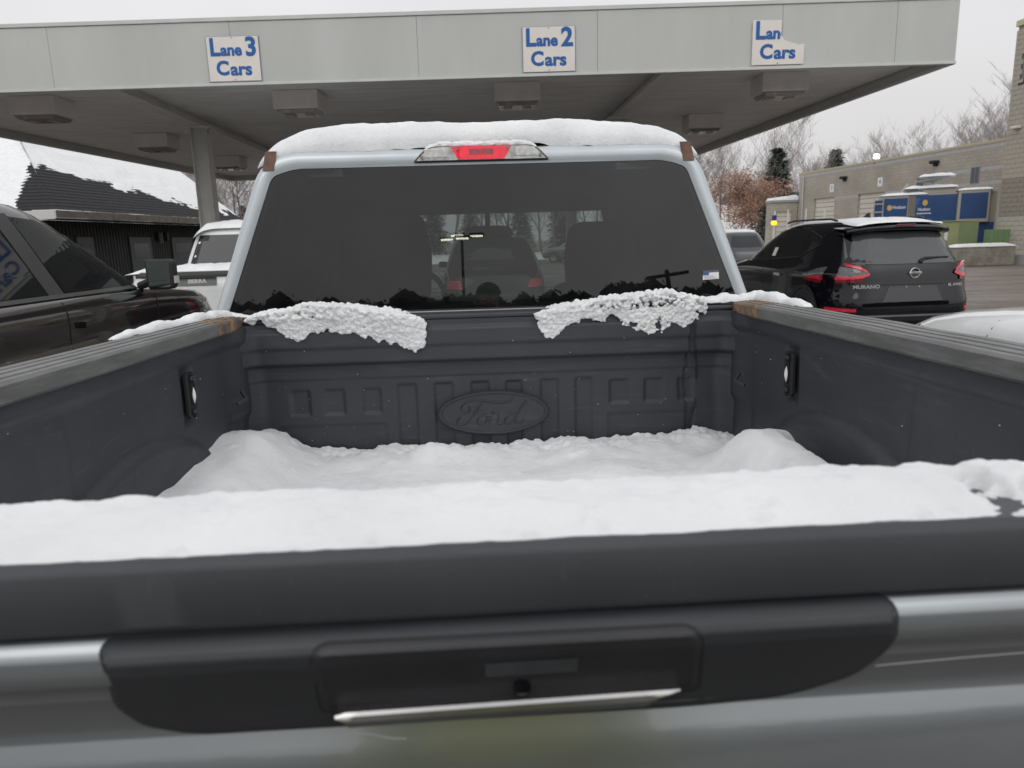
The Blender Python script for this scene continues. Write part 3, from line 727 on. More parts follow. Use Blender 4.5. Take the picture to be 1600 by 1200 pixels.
# black ceramic band just inside the glass edge
rows = [[(CX+lerp(a[0], 0, s_), gy(lerp(a[1], 1.65, s_))+.007, lerp(a[1], 1.65, s_)+crown(a[0])) for a in inner] for s_ in (-.01, .022)]
MB().grid(rows).build('window_band', BAND, RG)
xsec('window_seal', BLACKM, [(gy(1.41)-.003, 1.400), (gy(1.41)-.003, 1.4135), (gy(1.41)+.012, 1.4135), (gy(1.41)+.012, 1.400)], CX-.87, CX+.87, 4, parent=RG)
xsec('window_bright_strip', mat('pale_strip', (.6, .62, .62), .3, .3), [(gy(1.41)-.012, 1.4025), (gy(1.41)-.012, 1.4075), (gy(1.41)-.0035, 1.4085), (gy(1.41)-.0035, 1.3995)], CX-.80, CX+.80, 4, parent=RG)
stk = empty('window_sticker', (CX+.775, gy(1.495)+.001, 1.500)); stk.parent = TR; stk.rotation_euler = (0, R(-2.5), 0); stk.scale = (.82, 1, .82)
def flat(name, m, x0, x1, z0, z1, parent, y=0, t=.0006): return MB().box(x0, x1, y-t, y, z0, z1).build(name, m, parent)
flat('sticker_white', M_WHITE, -.034, .034, -.018, .010, stk); flat('sticker_stripe', mat('sticker_grey', (.10, .12, .15), .5), -.034, .034, .010, .020, stk); flat('sticker_blue', mat('sticker_blue', (.03, .12, .35), .5), -.034, -.008, .0, .010, stk, -.0008, .0004)
for k in range(3): flat('sticker_text_line', mat('print_grey', (.35, .35, .37), .6), -.028, .026-.008*k, -.015+.005*k, -.013+.005*k, stk, -.0007, .0003)

# high centre brake light
BL_ = empty('brake_light', (XC-.012, gy(1.915)-.010, 1.910)); BL_.parent = TR
bl_out = rounded([(-.222, -.012), (-.175, .036), (.175, .036), (.222, -.012)], [.012, .03, .03, .012], 5)
MB().prism([(x*1.03, z*1.06-.002) for x, z in bl_out], lambda u, v, k: (u, .0 if k == 0 else .03, v)).build('lamp_gasket', BLACKM, BL_, bevel=.002)
MB().prism(inset(bl_out, .003), lambda u, v, k: (u, -.006 if k == 0 else -.0005, v)).build('reflector', SILVERL, BL_)
red = rounded([(-.075, -.008), (-.100, .033), (.100, .033), (.075, -.008)], [.003]*4, 3)
MB().prism(red, lambda u, v, k: (u, -.014 if k == 0 else -.0065, v)).build('red_lens', REDL, BL_, bevel=.002)
MB().prism([(-.04, .006), (.04, .006), (.04, .024), (-.04, .024)], lambda u, v, k: (u, -.0155 if k == 0 else -.0142, v)).build('red_lens_inner', mat('red_lens_deep', (.38, .006, .012), .2, coat=1, var=.3, vs=80), BL_)
MB().box(-.002, .002, -.0165, -.0142, -.002, .030).build('lens_rib', REDL, BL_)
for sg in (-1, 1):
    MB().prism([(sg*.150+a*.038, .014+b*.014) for a, b in ((-1, -1), (1, -1), (.7, 1), (-1, 1))], lambda u, v, k: (u, -.011 if k == 0 else -.0062, v)).build('cargo_lamp', mat('cargo_lamp', (.72, .72, .70), .25, .2, var=.25, vs=70), BL_, bevel=.003)
MB().prism(inset(bl_out, .001), lambda u, v, k: (u, -.019 if k == 0 else -.0165, v)).build('clear_lens', CLEARL, BL_, bevel=.002)
for x, z in ((-.196, .0), (-.080, .026), (.086, .026), (.196, .002)):
    MB().tube([(x, -.019, z), (x, -.0225, z)], .0055, 10).build('screw', mat('screw_zinc', (.28, .26, .2), .4, .8), BL_, smooth=30)

# cabin interior
INT = empty('cabin_interior', (CX, 0, 0)); INT.parent = TR
mb = MB()
mb.box(-.90, .90, 2.44, 4.6, .75, .80)
for sg in (-1, 1):
    mb.prism([(2.52, .8), (4.5, .8), (4.5, 1.36), (2.52, 1.36)], lambda u, v, k: (sg*(.91 if k == 0 else .905), u, v))
    mb.prism([(2.52, 1.36), (4.30, 1.36), (3.85, 1.86), (2.56, 1.86)], lambda u, v, k: (sg*((.86 if k == 0 else .85)-(v-1.36)*.42), u, v))
mb.box(-.68, .68, 2.56, 3.90, 1.862, 1.87); mb.box(-.90, .90, 2.44, 2.47, .8, 1.395)
mb.build('cabin_trim', DARKIN, INT)
def headrest(name, x, y, z0, w_, h, d=.1):
    mb = MB(); pts = rounded([(-w_/2*.92, 0), (-w_/2, h*.5), (-w_/2*.84, h), (w_/2*.84, h), (w_/2, h*.5), (w_/2*.92, 0)], [.03, .03, .05, .05, .03, .03], 5)
    mb.prism(pts, lambda u, v, k: (x+u, y-d/2 if k == 0 else y+d/2, z0+v)); mb.build(name, DARKIN, INT, bevel=.025, seg=3)
for x, w__, h__ in ((-.36, .31, .335), (.465, .29, .285)):
    headrest('headrest', x, 2.86, 1.42, w__, h__); MB().box(x-.30, x+.30, 2.72, 2.84, .85, 1.40).build('rear_seat_back', DARKIN, INT, bevel=.05)
for x in (-.56, .60):
    headrest('headrest', x, 3.55, 1.42, .30, .30); MB().box(x-.27, x+.27, 3.48, 3.62, .85, 1.44).build('front_seat_back', DARKIN, INT, bevel=.06)
MB().box(-.85, .85, 4.12, 4.55, 1.0, 1.34).build('dashboard', DARKIN, INT, bevel=.05)
rows = [[(-.40+(.185+.016*math.cos(b))*math.cos(a), 4.02+.02*math.sin(a)+.016*math.sin(b)*.5, 1.33+(.185+.016*math.cos(b))*math.sin(a)) for b in [k*math.pi/4 for k in range(8)]] for a in [k*math.pi/16 for k in range(33)]]
MB().grid(rows, True).build('steering_wheel', DARKIN, INT, smooth=60)
headrest('rear_view_mirror', .03, 3.98, 1.665, .27, .075, .03)
MB().tube([(.03, 3.98, 1.72), (.03, 3.94, 1.80)], .014, 6).build('mirror_stalk', DARKIN, INT)
MB().grid([[(sx_*w_, y, z) for sx_ in (-1, -.5, 0, .5, 1)] for y, z, w_ in ((4.42, 1.30, .83), (4.1, 1.58, .74), (3.84, 1.83, .66))]).build('windscreen', glass('windscreen_glass', (.78, .82, .78), 1.2, 0), INT)
mb = MB()
for sg in (-1, 1): mb.tube([(sg*.87, 4.45, 1.28), (sg*.77, 4.12, 1.58), (sg*.67, 3.86, 1.84)], .045, 8)
mb.tube([(-.67, 3.88, 1.845), (.67, 3.88, 1.845)], .045, 8); mb.build('windscreen_frame', DARKIN, INT)

# ------------------------------------------------------------------ snow on the truck
def snow_top(o, label, kind='stuff'): T(o); return tag(o, label, 'snow', kind=kind)
# in the bed
def bed_h(x, y):
    u = x-XC; s_ = 1 if u > 0 else -1
    h = .952+.010*fbm(x*2.2, y*2.2, 1.7, 4)+.006*fbm(x*9, y*9, 3, 3)
    h += .030*sstep(HB-.22, HB-.02, y)*(.35+abs(fbm(x*5, 4.2, y*3, 3)))
    if u < 0: h += .112*sstep(.52, .74, -u)*sstep(.86, 1.22, y)*sstep(2.46, 2.05, y) + .035*sstep(.56, .75, -u)*sstep(1.9, 2.2, y)
    else:
        t1 = sstep(.56, .70, u)*sstep(1.0, .79, u); t2 = sstep(1.15, 1.42, y)*sstep(2.14, 1.84, y)
        h += .150*t1*t2; h -= .085*sstep(.745, .81, u)*t2*sstep(1.95, 1.6, y)
        h -= .05*math.exp(-((u-.65)/.045)**2-((y-1.60)/.09)**2)*(1+.5*fbm(x*30, y*30, 0, 3))
    h += .015*math.exp(-((u-.33)/.10)**2-((y-1.95)/.12)**2)*2+ .012*math.exp(-((u+.2)/.07)**2-((y-2.22)/.05)**2)*3
    h += .03*sstep(.95, .62, y)
    if fbm(x*14, y*14, 8, 2) > .5: h += .003
    return h
rows = []
for j in range(230):
    y = .575+(HB+.03-.575)*j/229
    rows.append([(x, y, bed_h(x, y)+(.010*fbm(x*45, y*45, 2, 3))*sstep(HB-.12, HB-.03, y)) for x in [XC-HW-.012+(2*HW+.024)*i/220 for i in range(221)]])
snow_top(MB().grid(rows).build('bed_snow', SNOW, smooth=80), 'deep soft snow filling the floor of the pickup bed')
# along the tailgate cap
rows = []
for i in range(701):
    x = -.80+1.6*i/700; row = []
    bare = sstep(.345, .372, x+.02*fbm(x*9, 5, 0, 3))
    for j in range(45):
        t_ = j/44; y = .472+.100*t_
        edge = (.0022*fbm(x*14, 1, 0, 4)+.0015*max(0, fbm(x*60, 3, 0, 3)))*(1-t_)
        h = .017*math.sin(min(1, t_*1.5)*math.pi/2)**.8*(1+.14*fbm(x*3, y*9, 6, 3)+.10*fbm(x*14, y*30, 2, 4)) - .035*sstep(.90, 1.0, t_)
        h += .0022*fbm(x*40, y*40, 2, 4)*sstep(0, .1, t_)+.0030*fbm(x*4.5, y*12, 4, 5)*sstep(.1, .6, t_)
        h += .0016*fbm(x*55, 3, 1, 4)*sstep(.75, .92, t_)
        if bare > .02: bb = sstep(-.25, .1, fbm(x*16, y*22, 5, 3)+.25-.5*abs(t_-.35)); h = lerp(h, -.001+.012*fbm(x*60, y*95, 9, 4), bare*bb*sstep(.98, .75, t_)) 
        row.append((x+.02, y+edge+.0012+.014*x, 1.3955+h-.004*(t_ < .02)))
    rows.append(row)
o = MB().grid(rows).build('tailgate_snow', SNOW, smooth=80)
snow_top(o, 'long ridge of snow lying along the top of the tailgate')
# on the roof
rows = []
for j in range(120):
    t_ = j/119; y = gy(1.95)-.003+(1.45)*t_; row = []
    for i in range(321):
        u = -1+2*i/320; hwid = .738+.008*fbm(u*3, y*2, 3, 2)
        x = CX+u*hwid
        edge = max(0, 1-abs(u)**9)**.5
        lip = math.sin(min(1, t_/.055)*math.pi/2)**.8
        base = 1.940+crown(u*.65)-.040*abs(u)**10+.004
        back = .014*fbm(x*6, 2, 0, 5)
        h = (.080-.012*abs(u)**3+.010*fbm(x*2.6, y*3, 1, 3)+.0045*fbm(x*14, y*14, 2, 4))*edge*max(lip, 0)
        zz = base-.014*(1-lip)+h+(.006*fbm(x*9, 3, 1, 3)-.010*max(0, 1-((x-XC+.012)/.235)**8))*(1-lip)*-1
        yy = y+back*(1-lip)+(.014*math.cos(min(1, t_/.03)*math.pi)*0)
        if t_ == 0: yy += .012
        row.append((x, yy-.014*lip*(1-sstep(0, .2, t_)), zz))
    rows.append(row)
snow_top(MB().grid(rows).build('cab_roof_snow', SNOW, smooth=80), 'thick rounded snow slab on the silver blue cab roof')
rows = []
for j in range(20):
    t_ = j/19; a = t_*math.pi*.62
    rows.append([(XC-.012+.185*u, gy(1.92)-.006-.016*math.sin(a)*(1+.3*fbm(u*6, 1, 2, 3))+.02*t_, 1.943+.016*math.cos(a)*0+.020*t_+.006*fbm(u*7, t_*2, 4, 3)-.02*abs(u)**8) for u in [-1+2*k/100 for k in range(101)]])
snow_top(MB().grid(rows).build('lamp_snow', SNOW, smooth=80), 'small crust of snow lying on top of the red brake light')

# clumps hanging over the headboard (icy crumbs fused into one crust)
ICO_B = bmesh.new(); bmesh.ops.create_icosphere(ICO_B, subdivisions=1, radius=1.)
ICO_V = [v.co.copy() for v in ICO_B.verts]; ICO_F = [tuple(v.index for v in f.verts) for f in ICO_B.faces]; ICO_B.free()
TEXC = bpy.data.textures.new('crumb_noise', 'CLOUDS'); TEXC.noise_scale = .016; TEXC.noise_depth = 4
TEXF = bpy.data.textures.new('crumb_noise_fine', 'CLOUDS'); TEXF.noise_scale = .004; TEXF.noise_depth = 2
def clump(name, path, seed, label, n, r0=.007, r1=.016, lacy=.0):
    """path: (x, z_top, z_bottom, thickness) control rows"""
    rg = random.Random(seed); mb = MB()
    xs_ = [p[0] for p in path]
    def at_(x, k): return interp([(p[0], p[k]) for p in path], x)
    for q in range(n):
        x = rg.uniform(xs_[0], xs_[-1]); zt = at_(x, 1)+.006*fbm(x*50, 1, seed, 3); zb = at_(x, 2)+.020*fbm(x*30, 2, seed, 4)
        if zb > zt: continue
        f = rg.random()**1.15; z = lerp(zt, zb, f); th = at_(x, 3)
        if fbm(x*38, z*60, seed, 4) < -.75+(.15+.62*lacy)*f**1.6: continue
        y = HB-.004-rg.random()*th*(1-f*.7)
        if z > 1.408: y = HB+rg.uniform(-th, .10 if z < 1.43 else .06)
        r_ = rg.uniform(r0, r1)*(1-.45*f)
        M_ = Matrix.Translation((x, y, z)) @ Matrix.Rotation(rg.random()*6, 4, 'X') @ Matrix.Diagonal((r_*rg.uniform(.8, 1.4), r_, r_*rg.uniform(.7, 1.1), 1))
        mb.add([M_ @ v for v in ICO_V], ICO_F)
    o = mb.build(name, SNOW, fix=False)
    md = o.modifiers.new('fuse', 'REMESH'); md.mode = 'VOXEL'; md.voxel_size = .0023; md.use_smooth_shade = True
    sm_ = o.modifiers.new('settle', 'SMOOTH'); sm_.factor = .5; sm_.iterations = 4
    for tx_, st_ in ((TEXC, .010), (TEXF, .0022)):
        d_ = o.modifiers.new('crumble', 'DISPLACE'); d_.texture = tx_; d_.strength = st_; d_.mid_level = .5; d_.texture_coords = 'LOCAL'
    return snow_top(o, label)
clump('snow_clump', [(-.755, 1.410, 1.404, .03), (-.70, 1.428, 1.395, .03), (-.655, 1.432, 1.375, .035), (-.61, 1.440, 1.335, .035), (-.565, 1.455, 1.352, .04), (-.50, 1.447, 1.372, .045), (-.42, 1.442, 1.352, .04), (-.36, 1.430, 1.345, .045), (-.28, 1.415, 1.315, .045), (-.225, 1.402, 1.285, .035), (-.195, 1.385, 1.31, .02)], 3,
      'crumbly snow clump hanging over the left half of the bed headboard', 12000, .004, .0095)
clump('snow_clump', [(.165, 1.395, 1.385, .02), (.195, 1.408, 1.325, .03), (.225, 1.415, 1.310, .03), (.26, 1.420, 1.352, .03), (.34, 1.432, 1.370, .03), (.42, 1.445, 1.385, .035), (.49, 1.452, 1.335, .04), (.54, 1.455, 1.315, .04), (.60, 1.462, 1.345, .035), (.66, 1.440, 1.350, .03), (.72, 1.430, 1.385, .03)], 8,
      'lacy snow clump hanging over the right half of the bed headboard', 9000, .0032, .0085, .8)
def ridge_snow(name, pts, w_, h, label, seed):
    rows = []; n = 90
    for i in range(n+1):
        t_ = i/n; f = t_*(len(pts)-1); k = min(int(f), len(pts)-2); p = Vector(pts[k]).lerp(Vector(pts[k+1]), f-k)
        hh = h*(math.sin(math.pi*min(1, max(0.02, t_)))**.4)*(1+.6*fbm(t_*7, seed, 0, 3)); ww = w_*(math.sin(math.pi*min(.99, max(.01, t_)))**.3)*(1+.3*fbm(t_*9, seed, 4, 3))
        d = (Vector(pts[min(k+1, len(pts)-1)])-Vector(pts[k])).normalized(); sd_ = d.cross(Vector((0, 0, 1)))
        rows.append([p+sd_*(ww*math.cos(a))+Vector((0, 0, max(-.004, hh*math.sin(a)+.002*fbm(t_*30, a*2, seed, 3)))) for a in [math.pi*q/16 for q in range(17)]])
    return snow_top(MB().grid(rows).build(name, SNOW, smooth=80), label)
ridge_snow('snow_ridge', [(.68, HB+.04, 1.412), (.80, HB+.03, 1.415), (.90, HB+.0, 1.424), (.905, HB-.18, 1.424), (.90, HB-.36, 1.424)], .032, .024, 'thin snow ridge on the right front corner of the bed rail', 2.2)
ridge_snow('snow_ridge', [(-.74, HB+.04, 1.412), (-.83, HB+.02, 1.420), (-.86, HB-.10, 1.424), (-.865, HB-.36, 1.424), (-.87, HB-.62, 1.424)], .026, .020, 'thin snow ridge on the left front corner of the bed rail', 6.2)
for sg, lb in ((-1, 'dab of snow inside the tie down slot on the left bed wall'), (1, 'dab of snow inside the tie down slot on the right bed wall')):
    rows = [[(XC+sg*(HW-.0075-.004*math.sin(math.pi*j/8)*math.sin(math.pi*i/10)), 1.903+.009*math.cos(math.pi*j/8)*math.sin(math.pi*(i+.3)/10.6), 1.222+.044*i/10) for j in range(9)] for i in range(11)]
    snow_top(MB().grid(rows).build('snow_dab', SNOW, smooth=80), lb)
# scattered crumbs on the headboard and snow flakes stuck to plastic
mb = MB()
for q in range(50):
    x = rng.uniform(-.78, .8); z = rng.uniform(.97, 1.36); r_ = rng.uniform(.0006, .0016); p = Vector((x, HB+hb_depth(x, z)-.001, z)); mb.add([p+v*r_ for v in ICO_V], ICO_F)
for q in range(22):
    sg = rng.choice((-1, 1)); r_ = rng.uniform(.0006, .0014); p = Vector((XC+sg*(HW-.004), rng.uniform(.9, 2.2), rng.uniform(1.1, 1.34))); mb.add([p+v*r_ for v in ICO_V], ICO_F)
o = mb.build('snow_crumbs', SNOW)
snow_top(o, 'tiny specks of snow stuck to the dark bed liner')

# ------------------------------------------------------------------ other vehicles: stacks of plan outlines
class Hull:
    """rows: z, half width, y_rear, y_front, corner exponent"""
    def __init__(s, rows): s.rows = rows
    def at(s, z): return [interp([(r[0], r[k]) for r in s.rows], z) for k in (1, 2, 3, 4)]
    def side(s, y, z):
        w_, a, b, n = s.at(z); t = abs((y-(a+b)/2)/((b-a)/2)); return w_*max(0, 1-min(1, t)**n)**(1/n)
    def rear(s, x, z):
        w_, a, b, n = s.at(z); t = min(1, abs(x/w_)); return (a+b)/2-(b-a)/2*max(0, 1-t**n)**(1/n)
    def front(s, x, z):
        w_, a, b, n = s.at(z); t = min(1, abs(x/w_)); return (a+b)/2+(b-a)/2*max(0, 1-t**n)**(1/n)
    def mesh(s, zs, nphi=96, cap=True):
        mb = MB(); rows = []
        for z in zs:
            w_, a, b, n = s.at(z); row = []
            for k in range(nphi):
                p = 2*math.pi*(k+.5)/nphi; c, q = math.cos(p), math.sin(p)
                row.append((w_*math.copysign(abs(c)**(2/n), c), (a+b)/2+(b-a)/2*math.copysign(abs(q)**(2/n), q), z))
            rows.append(row)
        mb.grid(rows, True)
        if cap: mb.f += [tuple(range(nphi))[::-1], tuple((len(zs)-1)*nphi+k for k in range(nphi))]
        return mb
def side_patch(h, sg, bot, top, off=.006, n=10, m=4):
    """bot/top: polylines (y,z); lofted onto the hull side"""
    rows = []
    def pl(p, t):
        f = t*(len(p)-1); k = min(int(f), len(p)-2); return (lerp(p[k][0], p[k+1][0], f-k), lerp(p[k][1], p[k+1][1], f-k))
    for j in range(m+1):
        row = []
        for i in range(n+1):
            a, b = pl(bot, i/n), pl(top, i/n); y, z = lerp(a[0], b[0], j/m), lerp(a[1], b[1], j/m); row.append((sg*(h.side(y, z)+off), y, z))
        rows.append(row)
    back = [[(sg*(abs(x)-off-.02), y, z) for x, y, z in r_] for r_ in (rows[0], rows[-1])]
    mb = MB().grid(rows); mb.grid([back[0], rows[0]]); mb.grid([rows[-1], back[1]])
    mb.grid([[r_[0], (sg*(abs(r_[0][0])-off-.02), r_[0][1], r_[0][2])] for r_ in rows]); mb.grid([[r_[-1], (sg*(abs(r_[-1][0])-off-.02), r_[-1][1], r_[-1][2])] for r_ in rows])
    return mb
def rear_patch(h, bot, top, off=.006, n=12, m=5, fn=None, deep=.02):
    fn = fn or h.rear
    def pl(p, t):
        f = t*(len(p)-1); k = min(int(f), len(p)-2); return (lerp(p[k][0], p[k+1][0], f-k), lerp(p[k][1], p[k+1][1], f-k))
    sgn_ = -1 if fn == h.rear else 1
    rows = []
    for j in range(m+1):
        row = []
        for i in range(n+1):
            a, b = pl(bot, i/n), pl(top, i/n); x, z = lerp(a[0], b[0], j/m), lerp(a[1], b[1], j/m); row.append((x, fn(x, z)+sgn_*off, z))
        rows.append(row)
    mb = MB().grid(rows)
    bk = lambda p: (p[0], p[1]-sgn_*(off+deep), p[2])
    mb.grid([[bk(p) for p in rows[0]], rows[0]]); mb.grid([rows[-1], [bk(p) for p in rows[-1]]])
    mb.grid([[r_[0], bk(r_[0])] for r_ in rows]); mb.grid([[r_[-1], bk(r_[-1])] for r_ in rows])
    return mb
def wheels(root, hw, ys, r=.36, w_=.12):
    for sg in (-1, 1):
        for y in ys:
            t = empty('wheel', (sg*(hw-w_+.01), y, r)); t.parent = root
            rows = [[(sg*dx, rr*math.cos(2*math.pi*k/28), rr*math.sin(2*math.pi*k/28)) for k in range(28)] for dx, rr in ((-w_, r*.66), (-w_, r*.94), (-w_*.7, r), (w_*.7, r), (w_, r*.94), (w_, r*.66))]
            MB().grid(rows, True).build('tyre', RUBBER, t, smooth=40)
            rows = [[(sg*dx, rr*math.cos(2*math.pi*k/28), rr*math.sin(2*math.pi*k/28)) for k in range(28)] for dx, rr in ((w_*.9, r*.67), (w_*.5, r*.62), (w_*.4, r*.2), (w_*.8, r*.15), (w_*.8, .005))]
            MB().grid(rows, True).build('rim', RIMM, t, smooth=40)
            rows = [[(sg*(.012 if rr > r*1.01 else .016)+sg*(w_-.012), rr*math.cos(math.pi*k/20), rr*math.sin(math.pi*k/20)) for k in range(21)] for rr in (r*1.02, r*1.16)]
            MB().grid(rows).build('wheel_arch', BLACKM, t)
def zrange(a, b, n): return [a+(b-a)*k/n for k in range(n+1)]

# --- pickups
PICK_LO = [(.40, .93, .10, 5.70, 9), (.60, .985, .0, 5.84, 10), (.80, 1.0, .0, 5.86, 10), (.98, 1.012, .0, 5.84, 10), (1.08, .992, .0, 5.80, 9), (1.16, 1.0, .0, 5.72, 9), (1.24, .998, .02, 5.50, 8), (1.29, .985, .02, 5.0, 8), (1.325, .965, .03, 4.45, 8), (1.34, .94, .05, 4.35, 8)]
PICK_HI = [(1.33, .955, 1.72, 4.40, 8), (1.36, .945, 1.72, 4.34, 8), (1.50, .895, 1.76, 4.10, 8), (1.70, .825, 1.82, 3.76, 7), (1.83, .775, 1.88, 3.52, 6), (1.885, .735, 1.93, 3.40, 5), (1.92, .66, 2.02, 3.20, 4), (1.94, .50, 2.2, 3.0, 3.5), (1.948, .2, 2.5, 2.8, 3)]
def pickup(label, paint, loc, rz, handle_m, group=None):
    t = empty('parked_pickup', loc, rz); tag(t, label, 'pickup truck', group)
    lo, hi = Hull(PICK_LO), Hull(PICK_HI)
    lo.mesh([.40, .47, .55, .62, .70, .78, .86, .93, .98, 1.02, 1.06, 1.10, 1.16, 1.20, 1.24, 1.27, 1.29, 1.31, 1.325, 1.34]).build('body', paint, t, smooth=40)
    hi.mesh([1.33, 1.36, 1.40, 1.45, 1.5, 1.6, 1.7, 1.77, 1.83, 1.86, 1.885, 1.905, 1.92, 1.932, 1.94, 1.948], 120).build('cab', paint, t, smooth=40)
    for sg in (-1, 1):
        side_patch(hi, sg, [(2.05, 1.365), (2.6, 1.365), (3.02, 1.365)], [(2.10, 1.80), (2.55, 1.822), (2.86, 1.818)], .005).build('side_window', WINDK, t)
        side_patch(hi, sg, [(3.20, 1.365), (3.7, 1.365), (4.24, 1.365)], [(3.04, 1.814), (3.28, 1.800), (3.50, 1.745)], .005).build('side_window', WINDK, t)
        side_patch(hi, sg, [(3.035, 1.345), (3.19, 1.345)], [(2.875, 1.83), (3.025, 1.83)], .007, 2, 6).build('door_pillar', mat('matte_pillar', (.045, .042, .042), .5), t)
        side_patch(hi, sg, [(1.95, 1.338), (3, 1.338), (4.32, 1.338)], [(1.95, 1.360), (3, 1.360), (4.30, 1.360)], .010).build('belt_moulding', mat('belt_trim', (.10, .10, .10), .3), t)
        for y0 in (2.25, 3.22):
            h_ = side_patch(lo, sg, [(y0, 1.145), (y0+.20, 1.145)], [(y0, 1.185), (y0+.20, 1.185)], .035, 4, 2); h_.build('door_handle', handle_m, t, bevel=.008)
        for y0 in (1.78, 3.10, 4.30):
            side_patch(lo, sg, [(y0, .62), (y0+.012, .62)], [(y0, 1.31), (y0+.012, 1.31)], .0015, 1, 20).build('door_gap', mat('gap_black', (.004,)*3, .8), t)
        m_ = empty('door_mirror', (sg*1.10, 4.22, 1.43)); m_.parent = t; m_.scale = (.86, .86, .88)
        MB().prism(rounded([(-.11, -.13), (.11, -.13), (.12, .12), (-.12, .12)], [.03, .05, .05, .03], 4), lambda u, v, k: (u, -.07 if k == 0 else .05, v)).build('mirror_shell', BLACKM, m_, bevel=.02)
        MB().prism(rounded([(-.09, -.11), (.09, -.11), (.095, .10), (-.095, .10)], [.02]*4, 4), lambda u, v, k: (u, -.0735 if k == 0 else -.0715, v)).build('mirror_glass', mat('mirror_glass', (.22, .25, .24), .03, 1), m_)
        MB().box(.10 if sg > 0 else -.125, .125 if sg > 0 else -.10, -.05, .03, -.08, -.02).build('indicator', mat('indicator_lens', (.6, .6, .56), .2), m_)
        MB().tube([(-sg*.10, 0, -.06), (-sg*.22, .04, -.10)], .035, 8).build('mirror_arm', BLACKM, m_)
    rear_patch(hi, [(-.80, 1.375), (.80, 1.375)], [(-.665, 1.80), (.665, 1.80)], .005, 16).build('rear_window', WINDK, t)
    rows_ = [[(x*w_, hi.front(x*w_, z)+.006, z) for x in [-1+2*k/12 for k in range(13)]] for z, w_ in ((1.37, .82), (1.5, .77), (1.65, .71), (1.80, .65))]
    MB().grid(rows_).build('windscreen', WINDK, t)
    for sg in (-1, 1):
        rear_patch(lo, [(sg*.86, .92), (sg*.985, .92)], [(sg*.86, 1.27), (sg*.97, 1.27)], .006, 6).build('tail_light', REDK, t)
        rows_ = [[(x, lo.front(x, z)+.006, z) for x in [sg*(.58+.36*k/8) for k in range(9)]] for z in (.86, .95, 1.05)]
        MB().grid(rows_).build('headlight', SILVERL, t)
    wheels(t, 1.0, (1.25, 4.85), .40, .13)
    MB().box(-.99, .99, -.10, .06, .42, .62).build('rear_bumper', CHROME, t, bevel=.03)
    return t, lo, hi
DARKPAINT = mat('dark_bronze_paint', (.018, .015, .015), .16, .35, coat=1, croug=.03, var=.1, vs=3)
ldark, llo, lhi = pickup('dark bronze grey crew cab pickup parked on the left, seen from its right side', DARKPAINT, (-3.44, 1.24, 0), 0, DARKPAINT)
side_patch(llo, 1, [(.3, 1.02), (2.4, 1.03), (4.2, 1.05)], [(.3, 1.045), (2.4, 1.055), (4.2, 1.07)], .004, 20, 2).build('body_crease', DARKPAINT, ldark)
gm, glo, ghi = pickup('white pickup parked ahead on the left with snow on its cab and bed', WHITEP, (-3.40, 8.95, 0), R(-.5), CHROME)
rear_patch(glo, [(-.80, 1.265), (.80, 1.265)], [(-.80, 1.335), (.80, 1.335)], .008, 16).build('tailgate_top_trim', mat('black_trim_soft', (.03, .033, .034), .5), gm)
rear_patch(glo, [(-.52, 1.165), (.20, 1.165)], [(-.52, 1.262), (.20, 1.262)], .014, 10).build('tailgate_badge_panel', BLACKP, gm)
tx = text_mesh('badge_lettering', 'SIERRA', .060, mat('satin_letters', (.62, .62, .60), .5, .2), gm, .003, .003, 1.0, sx=1.2); tx.location = (-.03, glo.rear(-.1, 1.22)-.020, 1.213)
def sit_snow(parent_m, name, fx, fy, fz, nu, nv, label, h, seed):
    """snow pad: fz(u,v) gives support height, fx/fy positions"""
    rows = []
    for i in range(nu+1):
        row = []
        for j in range(nv+1):
            u, v = i/nu, j/nv; e_ = (min(1, 8*min(u, 1-u))*min(1, 8*min(v, 1-v)))**.5
            x, y = fx(u, v), fy(u, v); row.append((x, y, fz(u, v)-.01+(h*(1+.5*fbm(x*4, y*4, seed, 3))+.01)*e_))
        rows.append(row)
    o = MB().grid(rows).build(name, SNOW, smooth=80); o.matrix_world = parent_m @ o.matrix_world; return tag(o, label, 'snow', kind='stuff')
GMX = Matrix.Translation((-3.40, 8.95, 0))
sit_snow(GMX, 'cab_roof_snow', lambda u, v: -.74+1.48*u, lambda u, v: 1.86+1.6*v, lambda u, v: 1.95-.14*abs(2*u-1)**6-.05*abs(2*v-1)**8, 60, 50, 'lumpy snow on the cab roof of the white pickup', .055, 3)
sit_snow(GMX, 'bed_snow', lambda u, v: -.93+1.86*u, lambda u, v: .07+1.70*v, lambda u, v: 1.338-.02*abs(2*u-1)**6, 50, 40, 'snow filling and overhanging the bed of the white pickup', .055, 8)

